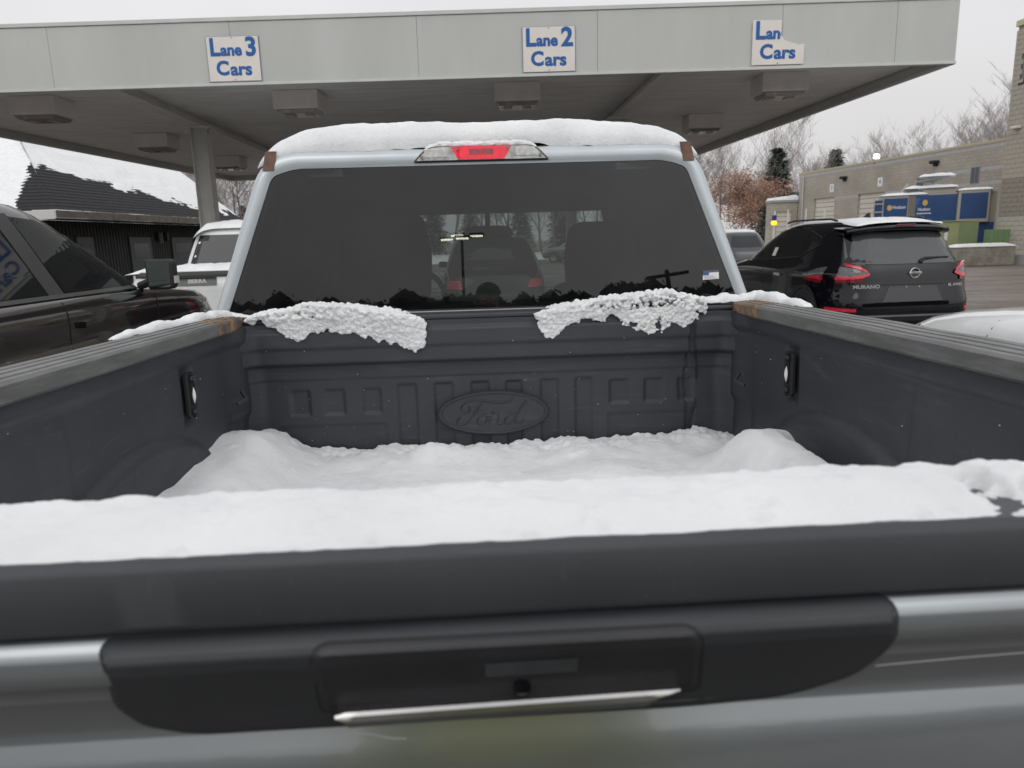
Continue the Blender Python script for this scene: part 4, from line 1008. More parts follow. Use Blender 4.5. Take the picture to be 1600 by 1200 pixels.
# --- generic SUV / sedan
SUV = [(.28, .86, .12, 4.62, 6), (.42, .93, .02, 4.74, 7), (.60, .955, .0, 4.78, 6), (.80, .96, .02, 4.76, 5), (.92, .95, .05, 4.62, 5), (1.0, .93, .09, 4.1, 5), (1.06, .91, .14, 3.62, 5)]
SUVG = [(1.05, .885, .16, 3.60, 6), (1.10, .87, .20, 3.50, 6), (1.30, .80, .34, 3.16, 6), (1.50, .72, .46, 2.82, 5), (1.60, .66, .52, 2.62, 4.5), (1.65, .60, .62, 2.45, 4), (1.685, .46, .85, 2.2, 3.5), (1.695, .2, 1.2, 1.9, 3)]
def suv(label, paint, loc, rz=0, snow=0, scale=1.):
    t = empty('parked_car', loc, rz); tag(t, label, 'car'); lo, hi = Hull(SUV), Hull(SUVG)
    lo.mesh([.28, .35, .42, .5, .6, .7, .8, .86, .92, .96, 1.0, 1.03, 1.06], 64).build('body', paint, t, smooth=40)
    hi.mesh([1.05, 1.10, 1.2, 1.3, 1.4, 1.5, 1.56, 1.6, 1.63, 1.65, 1.67, 1.685, 1.695], 64).build('roof', paint, t, smooth=40)
    for sg in (-1, 1):
        side_patch(hi, sg, [(.75, 1.10), (1.7, 1.09)], [(1.0, 1.52), (1.72, 1.56)], .005, 5, 3).build('side_window', WINDK, t)
        side_patch(hi, sg, [(1.80, 1.09), (3.2, 1.09)], [(1.80, 1.56), (2.6, 1.53)], .005, 5, 3).build('side_window', WINDK, t)
        rear_patch(lo, [(sg*.55, .80), (sg*.90, .80)], [(sg*.6, .94), (sg*.88, .94)], .006, 5).build('tail_light', REDD, t)
        rear_patch(lo, [(sg*.5, .68), (sg*.88, .72)], [(sg*.55, .80), (sg*.86, .82)], .008, 5, fn=lo.front).build('headlight', SILVERL, t)
        MB().box(sg*.96-.09, sg*.96+.09, 3.0, 3.1, 1.08, 1.2).build('door_mirror', paint, t, bevel=.03)
    rear_patch(hi, [(-.74, 1.12), (.74, 1.12)], [(-.60, 1.52), (.60, 1.52)], .005, 8).build('rear_window', WINDK, t)
    rear_patch(hi, [(-.76, 1.09), (.76, 1.09)], [(-.58, 1.56), (.58, 1.56)], .005, 8, fn=hi.front).build('windscreen', WINDK, t)
    wheels(t, .95, (.95, 3.85), .35, .11)
    if snow:
        MB().grid([[(-.6+1.2*i/16, .7+1.75*j/16, 1.64-.12*abs(2*i/16-1)**4+snow*(0 if min(i, j, 16-i, 16-j) == 0 else 1)*(1+.4*fbm(i*.3, j*.3, 1, 2))+(0 if min(i, j, 16-i, 16-j) == 0 else .03)) for j in range(17)] for i in range(17)]).build('snow_cover', SNOW, t, smooth=80)
    return t
BLKP = mat('black_car_paint', (.005, .005, .008), .05, coat=.15, croug=.02, spec=.42)

# --- black SUV on the right, rear three quarter view, with its lettering
def crossover():
    BSX = Matrix.Translation((5.93, 9.45, 0)) @ Matrix.Rotation(R(1.0), 4, 'Z') @ Matrix.Diagonal((1.07, 1.05, 1.045, 1))
    t = empty('black_suv'); t.matrix_world = BSX; tag(t, 'glossy black SUV parked on the right, seen from behind, snow on its roof', 'car')
    LO = Hull([(.24, .84, .16, 4.70, 6), (.34, .94, .04, 4.84, 6), (.46, .972, .0, 4.88, 6.5), (.60, .975, .005, 4.88, 6.5), (.74, .968, .03, 4.88, 6), (.84, .972, .05, 4.84, 6), (.92, .975, .06, 4.70, 6), (1.0, .955, .075, 4.2, 6), (1.08, .92, .10, 3.72, 6)])
    HI = Hull([(1.06, .915, .10, 3.78, 4.5), (1.12, .885, .14, 3.62, 5), (1.25, .835, .24, 3.36, 5), (1.40, .775, .34, 3.06, 5), (1.52, .715, .43, 2.80, 5), (1.60, .66, .50, 2.58, 4.5), (1.645, .60, .60, 2.42, 4), (1.675, .48, .80, 2.2, 3.5), (1.685, .2, 1.2, 1.9, 3)])
    LO.mesh([.24, .29, .34, .40, .46, .53, .6, .67, .74, .79, .84, .88, .92, .96, 1.0, 1.04, 1.08], 120).build('body', BLKP, t, smooth=40)
    HI.mesh([1.06, 1.09, 1.12, 1.18, 1.25, 1.32, 1.40, 1.46, 1.52, 1.56, 1.60, 1.625, 1.645, 1.66, 1.675, 1.685], 120).build('roof', BLKP, t, smooth=40)
    FR_ = mat('window_surround', (.03, .03, .033), .25)
    for sg in (-1, 1):
        side_patch(HI, sg, [(2.42, 1.13), (3.0, 1.12), (3.36, 1.12)], [(2.46, 1.535), (2.62, 1.52), (2.80, 1.47)], .005).build('side_window', glass('suv_front_glass', (.06, .08, .075), 1.9) if 0 else WINDK, t)
        side_patch(HI, sg, [(1.42, 1.19), (1.9, 1.14), (2.34, 1.13)], [(1.42, 1.54), (1.9, 1.555), (2.38, 1.54)], .005).build('side_window', WINDK, t)
        side_patch(HI, sg, [(.98, 1.34), (1.15, 1.26), (1.36, 1.20)], [(1.05, 1.42), (1.2, 1.505), (1.36, 1.535)], .005).build('quarter_window', WINDK, t)
        side_patch(HI, sg, [(.95, 1.33), (1.4, 1.165), (2.4, 1.105), (3.40, 1.095)], [(.95, 1.345), (1.4, 1.185), (2.4, 1.122), (3.38, 1.11)], .008, 20, 2).build('window_trim', FR_, t)
        side_patch(HI, sg, [(.98, 1.44), (1.5, 1.565), (2.4, 1.56), (2.9, 1.46)], [(.98, 1.45), (1.5, 1.578), (2.4, 1.572), (2.9, 1.47)], .008, 20, 2).build('roof_trim', FR_, t)
        side_patch(LO, sg, [(.35, .90), (1.2, .93), (2.2, .90)], [(.35, .912), (1.2, .945), (2.2, .912)], .006, 16, 2).build('shoulder_crease', BLKP, t)
        side_patch(LO, sg, [(1.75, .885), (1.95, .885)], [(1.75, .925), (1.95, .925)], .03, 4, 2).build('door_handle', CHROME, t, bevel=.008)
        for y0 in (1.30, 2.40):
            side_patch(LO, sg, [(y0, .36), (y0+.010, .36)], [(y0+.05, 1.06), (y0+.06, 1.06)], .001, 1, 16).build('door_gap', mat('gap_black', (.004,)*3, .8), t)
    # tail lamps: boomerang, red arrow over smoked lower lens, wrapping to the side
    def lamp(m_, pts, off, nm):
        """pts in (s,z): s<1 is x fraction on the rear, s>1 walks round the corner"""
        for sg in (-1, 1):
            def P(s_, z, o_):
                w_, a, b, n = LO.at(min(z, 1.07))
                if s_ <= 1: ph = math.pi*1.5+sg*math.asin(min(1, abs(s_)**(n/2)))
                else: ph = math.pi*1.5+sg*(math.pi/2-.0+(s_-1)*-1.0)
                if s_ <= .97:
                    x = sg*s_*w_; y = LO.rear(x, min(z, 1.07))
                    return Vector((x+sg*o_*.3*s_**6, y-o_, z))
                y = LO.rear(sg*.97*w_, min(z, 1.07))+(s_-.97)*2.6
                return Vector((sg*(LO.side(y, min(z, 1.07))+o_), y-o_*.3, z))
            bot, top = pts; rows = []
            for j in range(4):
                rows.append([P(lerp(a[0], b[0], j/3), lerp(a[1], b[1], j/3), off) for a, b in zip(bot, top)])
            mb = MB().grid(rows)
            mb.grid([[P(a[0], a[1], -.01) for a in bot], rows[0]]); mb.grid([rows[-1], [P(a[0], a[1], -.01) for a in top]])
            mb.build(nm, m_, t, smooth=40)
    lamp(SMOKE, ([(.60, .965), (.68, .945), (.78, .93), (.88, .915), (.97, .905), (1.02, .905), (1.12, .91)], [(.60, .985), (.68, 1.005), (.78, 1.04), (.88, 1.06), (.97, 1.055), (1.02, 1.03), (1.12, .95)]), .016, 'tail_light_body')
    lamp(REDD, ([(.58, .950), (.66, .917), (.76, .897), (.88, .887), (.97, .884), (1.03, .890), (1.07, .90)], [(.585, .975), (.66, .958), (.76, .945), (.88, .935), (.97, .928), (1.03, .922), (1.07, .915)]), .022, 'tail_light_bar')
    lamp(REDD, ([(.585, .965), (.62, .985), (.68, 1.012), (.76, 1.042), (.82, 1.062), (.86, 1.07)], [(.615, 1.005), (.655, 1.032), (.715, 1.062), (.79, 1.088), (.85, 1.10), (.88, 1.10)]), .020, 'tail_light_arrow')
    lamp(REDK, ([(.66, .87), (.76, .855), (.88, .845), (.97, .84), (1.03, .85), (1.10, .87)], [(.66, .915), (.76, .90), (.88, .89), (.97, .885), (1.03, .89), (1.10, .90)]), .018, 'tail_light_lower')
    rear_patch(HI, [(-.76, 1.10), (-.4, 1.085), (.4, 1.085), (.76, 1.10)], [(-.66, 1.50), (.66, 1.50)], .006, 16).build('rear_window', mat('rear_glass_haze', (.05, .053, .055), .07, spec=.9), t)
    # roof spoiler
    mb = MB(); rows = []
    for i in range(25):
        u = -1+2*i/24; x = u*.70; yy = .40+.05*abs(u)**2+.10*abs(u)**8; z = 1.585-.05*abs(u)**3
        rows.append([(x, yy, z-.075), (x, yy-.09, z-.055), (x, yy-.115, z-.03), (x, yy-.10, z-.008), (x, yy, z+.012), (x, yy+.25, z+.03), (x, yy+.25, z-.05)])
    mb.grid(rows, True); mb.build('roof_spoiler', BLKP, t, smooth=50)
    MB().box(-.13, .13, .268, .29, 1.574, 1.594).build('high_brake_light', REDK, t, bevel=.004)
    # plate recess, trim, lettering, badge
    rear_patch(LO, [(-.40, .60), (.40, .60)], [(-.30, .83), (.30, .83)], .004, 10, 4).build('plate_recess', mat('plate_recess', (.05, .052, .055), .35), t)
    rear_patch(LO, [(-.42, .825), (.42, .825)], [(-.32, .858), (.32, .858)], .030, 10, 3).build('recess_lip', BLKP, t, smooth=40)
    for x in (-.085, .085): MB().tube([(x, LO.rear(x, .79)-.012, .79), (x, LO.rear(x, .79)-.004, .79)], .012, 8).build('plate_screw', CHROME, t)
    rear_patch(LO, [(-.90, .405), (.90, .405)], [(-.90, .425), (.90, .425)], .012, 24).build('chrome_trim', CHROME, t)
    rear_patch(LO, [(-.86, .26), (.86, .26)], [(-.88, .40), (.88, .40)], .008, 24).build('bumper_skirt', BLACKM, t)
    for sg in (-1, 1): rear_patch(LO, [(sg*.72, .475), (sg*.96, .48)], [(sg*.72, .515), (sg*.955, .52)], .010, 8).build('bumper_reflector', REDD, t)
    rear_patch(LO, [(-.95, .52), (.95, .52)], [(-.95, .535), (.95, .535)], .001, 24).build('bumper_gap', mat('gap_black', (.004,)*3, .8), t)
    yb = LO.rear(0, .96)-.012
    bd = empty('badge', (0.03, yb, .965)); bd.parent = t
    rows = [[((.062+.009*math.cos(b_))*math.cos(a), .009*math.sin(b_), (.062+.009*math.cos(b_))*math.sin(a)) for b_ in [k*math.pi/3 for k in range(6)]] for a in [k*math.pi/20 for k in range(41)]]
    MB().grid(rows, True).build('badge_ring', CHROME, bd, smooth=50)
    MB().box(-.083, .083, -.012, -.002, -.0135, .0135).build('badge_bar', CHROME, bd, bevel=.003)
    tx = text_mesh('badge_name', 'NISSAN', .026, BLACKP, bd, .0008, .0005, 1.0, sx=1.2); tx.location = (0, -.0132, 0)
    tx = text_mesh('model_lettering', 'MURANO', .062, CHROME, t, .003, .003, 1.02, sx=1.25); tx.location = (-.60, LO.rear(-.6, .80)-.008, .80); tx.rotation_euler = (0, 0, R(-5))
    tx = text_mesh('grade_lettering', 'SL AWD', .046, CHROME, t, .003, .003, 1.0, sx=1.15); tx.location = (.57, LO.rear(.57, .80)-.008, .80); tx.rotation_euler = (0, 0, R(5))
    MB().tube([(.14, HI.rear(.1, 1.13)-.02, 1.125), (.20, HI.rear(.2, 1.15)-.02, 1.150), (.55, HI.rear(.5, 1.16)-.012, 1.160)], [.022, .019, .006], 8).build('rear_wiper', BLACKM, t, smooth=50)
    MB().tube([(.13, HI.rear(.1, 1.11)-.012, 1.105), (.145, HI.rear(.1, 1.12)-.024, 1.135)], [.03, .024], 8).build('wiper_base', BLACKM, t, smooth=50)
    mb = MB(); mb.prism([(-.09, 0), (.075, 0), (.065, .075), (.02, .065), (-.05, .022)], lambda u, v, k: ((-.16-.012 if k == 0 else -.16+.012)*1, .95-u*1.2, 1.695+v)); mb.build('shark_fin_antenna', BLACKP, t, bevel=.006)
    for sg in (-1, 1): MB().tube([(sg*.62, .85, 1.665), (sg*.64, 1.0, 1.695), (sg*.64, 2.1, 1.70), (sg*.63, 2.35, 1.672)], .014, 8).build('roof_rail', FR_, t, smooth=50)
    # price sheet in the rear side window
    MB().prism([(2.22, 1.17), (2.34, 1.17), (2.34, 1.30), (2.22, 1.30)], lambda u, v, k: (-(HI.side(u, v)+.0075) if k == 0 else -(HI.side(u, v)+.0062), u, v)).build('window_label', M_WHITE, t)
    wheels(t, .965, (1.0, 3.9), .37, .12)
    o = MB().grid([[((-.585+1.17*i/50)*(1-.10*(j/50)), .37+2.1*j/50, 1.582+.040*(1-abs(2*i/50-1)**3.0)+.055*sstep(0, .30, j/50)-.03*sstep(.8, 1, j/50)+(0 if min(i, j, 50-i, 50-j) == 0 else .026+.010*fbm(i*.12, j*.12, 4, 3))) for j in range(51)] for i in range(51)]).build('car_roof_snow', SNOW, smooth=80)
    o.matrix_world = BSX; tag(o, 'smooth thin snow sheet on the roof of the black SUV', 'snow', kind='stuff')
crossover()

# --- white car whose bonnet enters at the lower right
WCX = Matrix.Translation((4.18, .95, 0)) @ Matrix.Diagonal((1, 1, 1.10, 1))
wc = empty('parked_car'); wc.matrix_world = WCX; tag(wc, 'white car at the lower right, only its bonnet corner and amber marker showing', 'car')
WL = Hull([(.22, .82, .15, 4.60, 6), (.36, .90, .02, 4.76, 6), (.60, .93, .0, 4.80, 5), (.76, .93, .0, 4.74, 4.5), (.84, .915, .02, 4.56, 4), (.90, .885, .05, 4.25, 4), (.95, .85, .10, 3.85, 4), (.98, .82, .16, 3.5, 4)])
WH = Hull([(.97, .80, .20, 3.50, 5), (1.1, .74, .50, 3.2, 5), (1.3, .64, .95, 2.7, 4.5), (1.42, .56, 1.25, 2.35, 4), (1.47, .42, 1.5, 2.1, 3.5), (1.48, .2, 1.7, 2.0, 3)])
WL.mesh([.22, .29, .36, .48, .6, .68, .76, .80, .84, .87, .90, .925, .95, .965, .98], 120).build('body', WHITEP, wc, smooth=50)
WH.mesh([.97, 1.03, 1.1, 1.2, 1.3, 1.36, 1.42, 1.45, 1.47, 1.48], 64).build('roof', WHITEP, wc, smooth=50)
for sg in (-1, 1):
    side_patch(WH, sg, [(.85, 1.0), (3.1, 1.0)], [(1.3, 1.33), (2.5, 1.33)], .005, 8).build('side_window', WINDK, wc)
    side_patch(WL, sg, [(4.18, .70), (4.52, .72)], [(4.05, .79), (4.40, .80)], .012, 6, 3).build('headlight', SMOKE, wc)
    side_patch(WL, sg, [(4.22, .735), (4.42, .745)], [(4.14, .775), (4.36, .78)], .018, 4, 2).build('amber_marker', mat('amber_lens', (.50, .09, .02), .25), wc)
    side_patch(WL, sg, [(3.45, .35), (3.46, .35)], [(3.45, .955), (3.46, .955)], .001, 1, 14).build('wing_gap', mat('gap_grey', (.12,)*3, .8), wc)
    MB().box(sg*.92-.08, sg*.92+.08, 2.45, 2.55, .98, 1.10).build('door_mirror', WHITEP, wc, bevel=.03)
rear_patch(WH, [(-.68, 1.0), (.68, 1.0)], [(-.50, 1.38), (.50, 1.38)], .005, 8, fn=WH.front).build('windscreen', WINDK, wc)
wheels(wc, .93, (.9, 3.85), .33, .10)

# --- cars ahead, seen through the cab and beyond
suv('black SUV parked straight ahead, seen dimly through the pickup cab', BLKP, (.30, 12.2, 0), R(1), .02)
suv('dark car behind the front end of the black SUV, snow on its roof', mat('dark_blue_paint', (.015, .02, .03), .2, coat=1), (9.6, 25, 0), R(2), .07)
suv('small white SUV parked far off behind the black SUV', WHITEP, (16.3, 43, 0), R(35), .02)
suv('white car parked far ahead under the rust coloured trees', WHITEP, (13.5, 52, 0), R(60), .05)
suv('silver car parked beyond the canopy, seen through the cab left of centre', mat('silver_paint', (.4, .41, .42), .3, .6, coat=1), (-4.3, 38, 0), R(78), .06)
suv('white car parked beyond the canopy, seen through the cab near the mirror', WHITEP, (3.2, 40, 0), R(80), .05)
suv('grey snow topped car parked farthest along the row ahead', mat('grey_paint', (.15, .16, .17), .3, .4, coat=1), (9.2, 49, 0), R(70), .06)

# beacon lamp on a post beyond the SUV
t = empty('warning_beacon', (12.30, 29.5, -.32)); tag(t, 'yellow warning lamp with blue top glowing on a post beyond the black SUV', 'lamp')
MB().tube([(0, 0, 0), (0, 0, 2.28)], .04, 8).build('post', STEEL, t)
MB().tube([(0, -.03, 2.22), (0, -.03, 2.31), (0, -.03, 2.40)], [.10, .13, .09], 14).build('amber_lamp', mat('amber_glow', (.9, .6, .05), .3, emit=(1, .62, .02), es=1.2), t, smooth=50)
MB().tube([(.02, 0, 2.402), (.02, 0, 2.62)], .09, 10).build('blue_cap', mat('beacon_blue', (.03, .03, .22), .4), t)

# ------------------------------------------------------------------ left building: dark hipped roof with snow
LB = empty('shingled_building', (0, 0, 0)); tag(LB, 'low dark building with a steep shingled roof half covered in snow', 'building')
A = Vector((-13.6, 24.4, 3.0)); B = Vector((-12.06, 38.0, 3.0)); dv = (B-A); LN = dv.length; u1 = dv/LN; nrm = Vector((-u1.y, u1.x, 0))   # nrm points away from the lot
SHIN = mat('dark_shingle', (.018, .018, .020), .9, var=.45, vs=9, bump=.01, bs=25)
RISE = .78; DEP = 6.2
def roofpt(s_, d, k=0.): return A+u1*s_+nrm*d+Vector((0, 0, d*RISE+k))
# courses on the slope facing the lot (hip at the near end)
NCO = 40
for c in range(NCO):
    d0, d1 = DEP*c/NCO, DEP*(c+1)/NCO
    mb = MB(); nx = 8
    k0, k1 = .03, .0
    r0 = [roofpt(lerp(d0, LN+.3, i/nx), d0, .020+.005*fbm(i*1.3, c, 0, 2)) for i in range(nx+1)]
    r1 = [roofpt(lerp(d1, LN+.3, i/nx), d1, .0) for i in range(nx+1)]
    rb = [roofpt(lerp(d0, LN+.3, i/nx), d0, -.002) for i in range(nx+1)]
    mb.grid([rb, r0, r1]); mb.build('shingle_course', SHIN, LB)
    # near hip, facing the camera
    h0 = [A+u1*d0+nrm*lerp(d0, 2*DEP-d0, i/nx)+Vector((0, 0, d0*RISE+.020)) for i in range(nx+1)]
    h1 = [A+u1*d1+nrm*lerp(d1, 2*DEP-d1, i/nx)+Vector((0, 0, d1*RISE)) for i in range(nx+1)]
    hb_ = [p-Vector((0, 0, .021)) for p in h0]
    MB().grid([hb_, h0, h1]).build('shingle_course', SHIN, LB)
MB().add([roofpt(DEP, DEP, -.01), roofpt(LN+.3, DEP, -.01), A+u1*(LN+.3)+nrm*2*DEP+Vector((0, 0, -.01)), A+nrm*2*DEP], [(0, 1, 2, 3)]).build('far_roof_slope', SHIN, LB)
WALLD = mat('dark_batten_siding', (.035, .034, .033), .8, var=.15, vs=2)
# snow on the slopes
rows = []
for i in range(161):
    row = []
    for j in range(61):
        s_ = .1+(LN+.15)*i/160; d = .25+(DEP-.20)*j/60; s2 = max(s_, d+.0)
        low = interp([(0, 1.75), (1.5, 1.9), (3, 2.05), (5, 1.65), (7, 1.30), (9, .95), (11, .6), (14, .45)], s_)
        cov = (d-low)*.16+.07*fbm(s_*.9, d*2.6, 3, 3)+.022*fbm(s_*3, d*7, 1, 4)
        h = max(-.03, min(.17, cov)) if cov < .04 else .04+.13*sstep(.04, .3, cov)
        row.append(roofpt(s2, d, h+.012))
    rows.append(row)
tag(MB().grid(rows).build('roof_snow', SNOW, smooth=80), 'streaked snow over the upper slope of the dark shingled roof', 'snow', kind='stuff')
rows = []
for i in range(61):
    row = []
    for j in range(61):
        d = .02+(DEP-.02)*j/60; q = lerp(d+.0, 2*DEP-d, i/60)
        cov = (q-d+.12-1.6*(1-min(1, d/2.4)))*.20+.05*fbm(q*1.6, d*1.6, 7, 3)+.012*fbm(q*6, d*5, 7, 3)
        h = max(-.03, min(.20, cov))
        row.append(A+u1*d+nrm*q+Vector((0, 0, d*RISE+h+.012)))
    rows.append(row)
tag(MB().grid(rows).build('roof_snow', SNOW, smooth=80), 'smooth snow on the near hip of the dark shingled roof at the left edge', 'snow', kind='stuff')
rows = [[A+u1*(LN+.16+.1*q)+nrm*(d)+Vector((0, 0, d*RISE+.02+.08*(1-abs(2*q-1)))) for q in (0, .3, .7, 1.0)] for d in [.3+5.8*k/20 for k in range(21)]]
tag(MB().grid(rows).build('verge_snow', SNOW, smooth=80), 'narrow strip of snow along the far sloping edge of the shingled roof', 'snow', kind='stuff')
# fascia boards, wall, battens, doors
def lbox(name, m, s0, s1, n0, n1, z0, z1, parent=LB, bevel=0):
    mb = MB(); P_ = [A+u1*s0+nrm*n0, A+u1*s1+nrm*n0, A+u1*s1+nrm*n1, A+u1*s0+nrm*n1]
    mb.prism([(p.x, p.y) for p in P_], lambda x, y, k: (x, y, z0 if k == 0 else z1)); return mb.build(name, m, parent, bevel=bevel)
FB = mat('tan_fascia', (.12, .105, .09), .7, var=.2, vs=3); FW = mat('white_fascia', (.62, .62, .60), .6)
for k in range(9): lbox('fascia_board', FB, LN*k/9+.03, LN*(k+1)/9-.02, .0, .03, 2.74, 2.98)
lbox('fascia_board', FW, -.005, .025, .04, 12.3, 2.70, 2.98)
lbox('soffit_board', WALLD, .03, LN, .031, 1.0, 2.72, 2.735)
lbox('wall', WALLD, .9, LN-.2, 1.0, 11.4, 0, 2.715)
for k in range(66):
    s_ = 1.0+.19*k
    lbox('batten', WALLD, s_, s_+.045, .965, .999, .05, 2.71)
DOORM = mat('dark_green_door', (.055, .062, .060), .6, var=.1)
for s0, s1 in ((2.2, 3.1), (5.4, 6.9), (8.6, 10.4), (10.7, 11.9)):
    d_ = lbox('door', DOORM, s0, s1, .93, .962, .05, 2.15); lbox('door_frame', BLACKM, s0-.06, s0-.005, .925, .96, .05, 2.2, d_); lbox('door_frame', BLACKM, s1+.005, s1+.06, .925, .96, .05, 2.2, d_)
    lbox('door_light', mat('door_glass', (.03, .035, .035), .1), s0+.2, s1-.2, .922, .929, 1.2, 1.9, d_)
lbox('wall_lamp', BLACKM, 7.35, 7.55, .80, .96, 2.0, 2.35, bevel=.02); lbox('wall_lamp', BLACKM, 8.0, 8.2, .80, .96, 2.0, 2.35, bevel=.02)
lbox('notice_board', mat('brown_board', (.09, .06, .035), .8), 7.62, 7.92, .94, .962, 1.9, 2.35)

# ------------------------------------------------------------------ right-hand buildings
C1, C2, MO = (.43, .395, .335), (.39, .36, .305), (.33, .305, .265)
BLK = block_mat('beige_block', C1, C2, MO, .4, .2, 'y', .010)
BAND1 = mat('grey_block_band', (.43, .43, .42), .9, var=.1); CREAMC = mat('cream_coping', (.56, .50, .33), .5)
DOORC = mat('cream_roller_door', (.64, .60, .53), .55, var=.04); PIPE = mat('downpipe', (.5, .5, .48), .5)
WH_ = empty('warehouse', (27.0, 59.9, 0), math.atan2(-20.05, 2.44)+math.pi/2); tag(WH_, 'long beige block warehouse with roller doors and a cream roof edge', 'building')
# local frame: wall runs along local -y (towards us), faces local -x
LW = 23.5; HT = 6.5
def wbox(name, m, x0, x1, s0, s1, z0, z1, parent=WH_, bevel=0): return box(name, m, x0, x1, -s1, -s0, z0, z1, parent, bevel)
DO = [(3.3, 5.9, 3.3), (9.2, 12.2, 3.3)]
DO = [(2.3, 5.0), (7.8, 10.6)]
ZD = 4.15
segs = [(0, 2.3), (5.0, 7.8), (10.6, LW)]
for a, b_ in segs: wbox('wall', BLK, 0, .3, a, b_, 0, ZD)
wbox('wall', BLK, 0, .3, 0, LW, ZD, 5.95)
box('wall', BLK, .301, 14, -.3, 0, 0, 5.95, WH_)
wbox('upper_band', BAND1, -.012, .3, 0, LW, 5.953, 6.22); wbox('coping', CREAMC, -.05, .32, -.05, LW, 6.223, 6.36)
wbox('coping_lip', CREAMC, -.07, -.051, -.05, LW, 6.30, 6.37)
wbox('grey_band', BAND1, -.006, -.001, 5.05, 7.75, 3.95, 4.15); wbox('grey_band', BAND1, -.006, -.001, 10.65, LW, 3.95, 4.15); wbox('grey_band', BAND1, -.006, -.001, 16.0, LW, 4.75, 4.95)
box('roof_deck', STEEL, .33, 14, -LW, -.02, 6.0, 6.1, WH_)
for a, b_ in DO:
    d_ = empty('roller_door', (0, 0, 0)); d_.parent = WH_
    for k in range(12): wbox('door_slat', DOORC, .13, .16, a+.01, b_-.01, .02+ZD/12*k, ZD/12*(k+1)-.01, d_, .01)
    wbox('door_reveal', mat('door_shade', (.12, .11, .10), .8), .17, .2, a, b_, 0, ZD, d_)
    wbox('number_sign', M_WHITE, -.02, -.002, (a+b_)/2-.25+.9, (a+b_)/2+.25+.9, 4.55, 5.15, WH_)
    n_t = text_mesh('door_number', '3' if a < 5 else '4', .4, mat('print_blue', (.08, .15, .4), .6), d_, .002, .005); n_t.location = (-.024, -((a+b_)/2+.9), 4.85); n_t.rotation_euler = (0, 0, R(-90))
for s_, z in ((14.0, 4.3), (18.4, 4.55)):
    w_ = empty('window', (0, 0, 0)); w_.parent = WH_
    wbox('window_frame', mat('grey_frame', (.33, .33, .33), .6), -.02, .0, s_-.35, s_+.35, z-.5, z+.5, w_)
    for q in range(2):
        wbox('pane', mat('far_pane', (.13, .14, .15), .1), -.026, -.021, s_-.30+.31*q, s_-.02+.31*q, z-.45, z+.45, w_)
for s_, z in ((6.2, 5.35), (15.3, 5.5)):
    l_ = empty('wall_light', (-.001, -s_, z)); l_.parent = WH_
    box('light_hood', BLACKM, -.42, 0, -.22, .22, .02, .22, l_, .05); box('light_box', BLACKM, -.2, 0, -.12, .12, -.12, .02, l_, .03)
MB().tube([(-.08, -.75, 0), (-.08, -.75, 5.95)], .07, 8).build('downpipe', PIPE, WH_); MB().tube([(-.07, -10.95, .4), (-.07, -10.95, 3.9)], .04, 6).build('conduit', PIPE, WH_)
wbox('wall_box', mat('cream_box', (.5, .45, .38), .7), -.35, -.002, 6.3, 7.2, 1.0, 1.9)
t = empty('roof_floodlight', (28.15, 50.6, 6.1)); tag(t, 'bright lit floodlight standing on the warehouse roof edge', 'lamp')
box('lamp_arm', BLACKM, -.04, .04, -.04, .04, 0, .42, t); MB().tube([(0, -.15, .42), (-.05, -.25, .62)], [.22, .20], 14).build('lamp_glow', mat('flood_glow', (1, 1, .85), .3, emit=(1, 1, .78), es=1.6), t, smooth=50)
# lower annex at the far end
AN = empty('warehouse_annex', (24.75, 60.0, 0), R(-3)); tag(AN, 'small beige annex with snowy roof and one roller door beside the warehouse', 'building')
BLKX = block_mat('beige_block_cross', C1, C2, MO, .4, .2, 'x', .010)
for x0, x1 in ((0, .45), (1.75, 2.2)): box('wall', BLKX, x0, x1, 0, .3, 0, 3.3, AN)
box('wall', BLKX, 0, 2.2, 0, .3, 3.3, 4.05, AN); box('wall', BLK, 0, .28, .301, 1.2, 0, 4.05, AN)
box('fascia', mat('grey_fascia', (.32, .33, .33), .6), -.1, 2.2, -.12, 1.2, 4.053, 4.24, AN)
d_ = empty('roller_door', (0, 0, 0)); d_.parent = AN
for k in range(8): box('door_slat', DOORC, .46, 1.74, .14, .17, .02+3.3/8*k, 3.3/8*(k+1)-.01, d_, .01)
o = MB().grid([[(-.08+2.3*i/20, -.1+1.3*j/20, 4.242+(0 if min(i, j, 20-i, 20-j) == 0 else .16+.05*fbm(i*.4, j*.4, 2, 3))+.25*i/20*min(1, j)) for j in range(21)] for i in range(21)]).build('annex_snow', SNOW, smooth=80)
o.matrix_world = Matrix.Translation((24.75, 60.0, 0)) @ Matrix.Rotation(R(-3), 4, 'Z'); tag(o, 'snow lying on the flat roof of the beige annex', 'snow', kind='stuff')

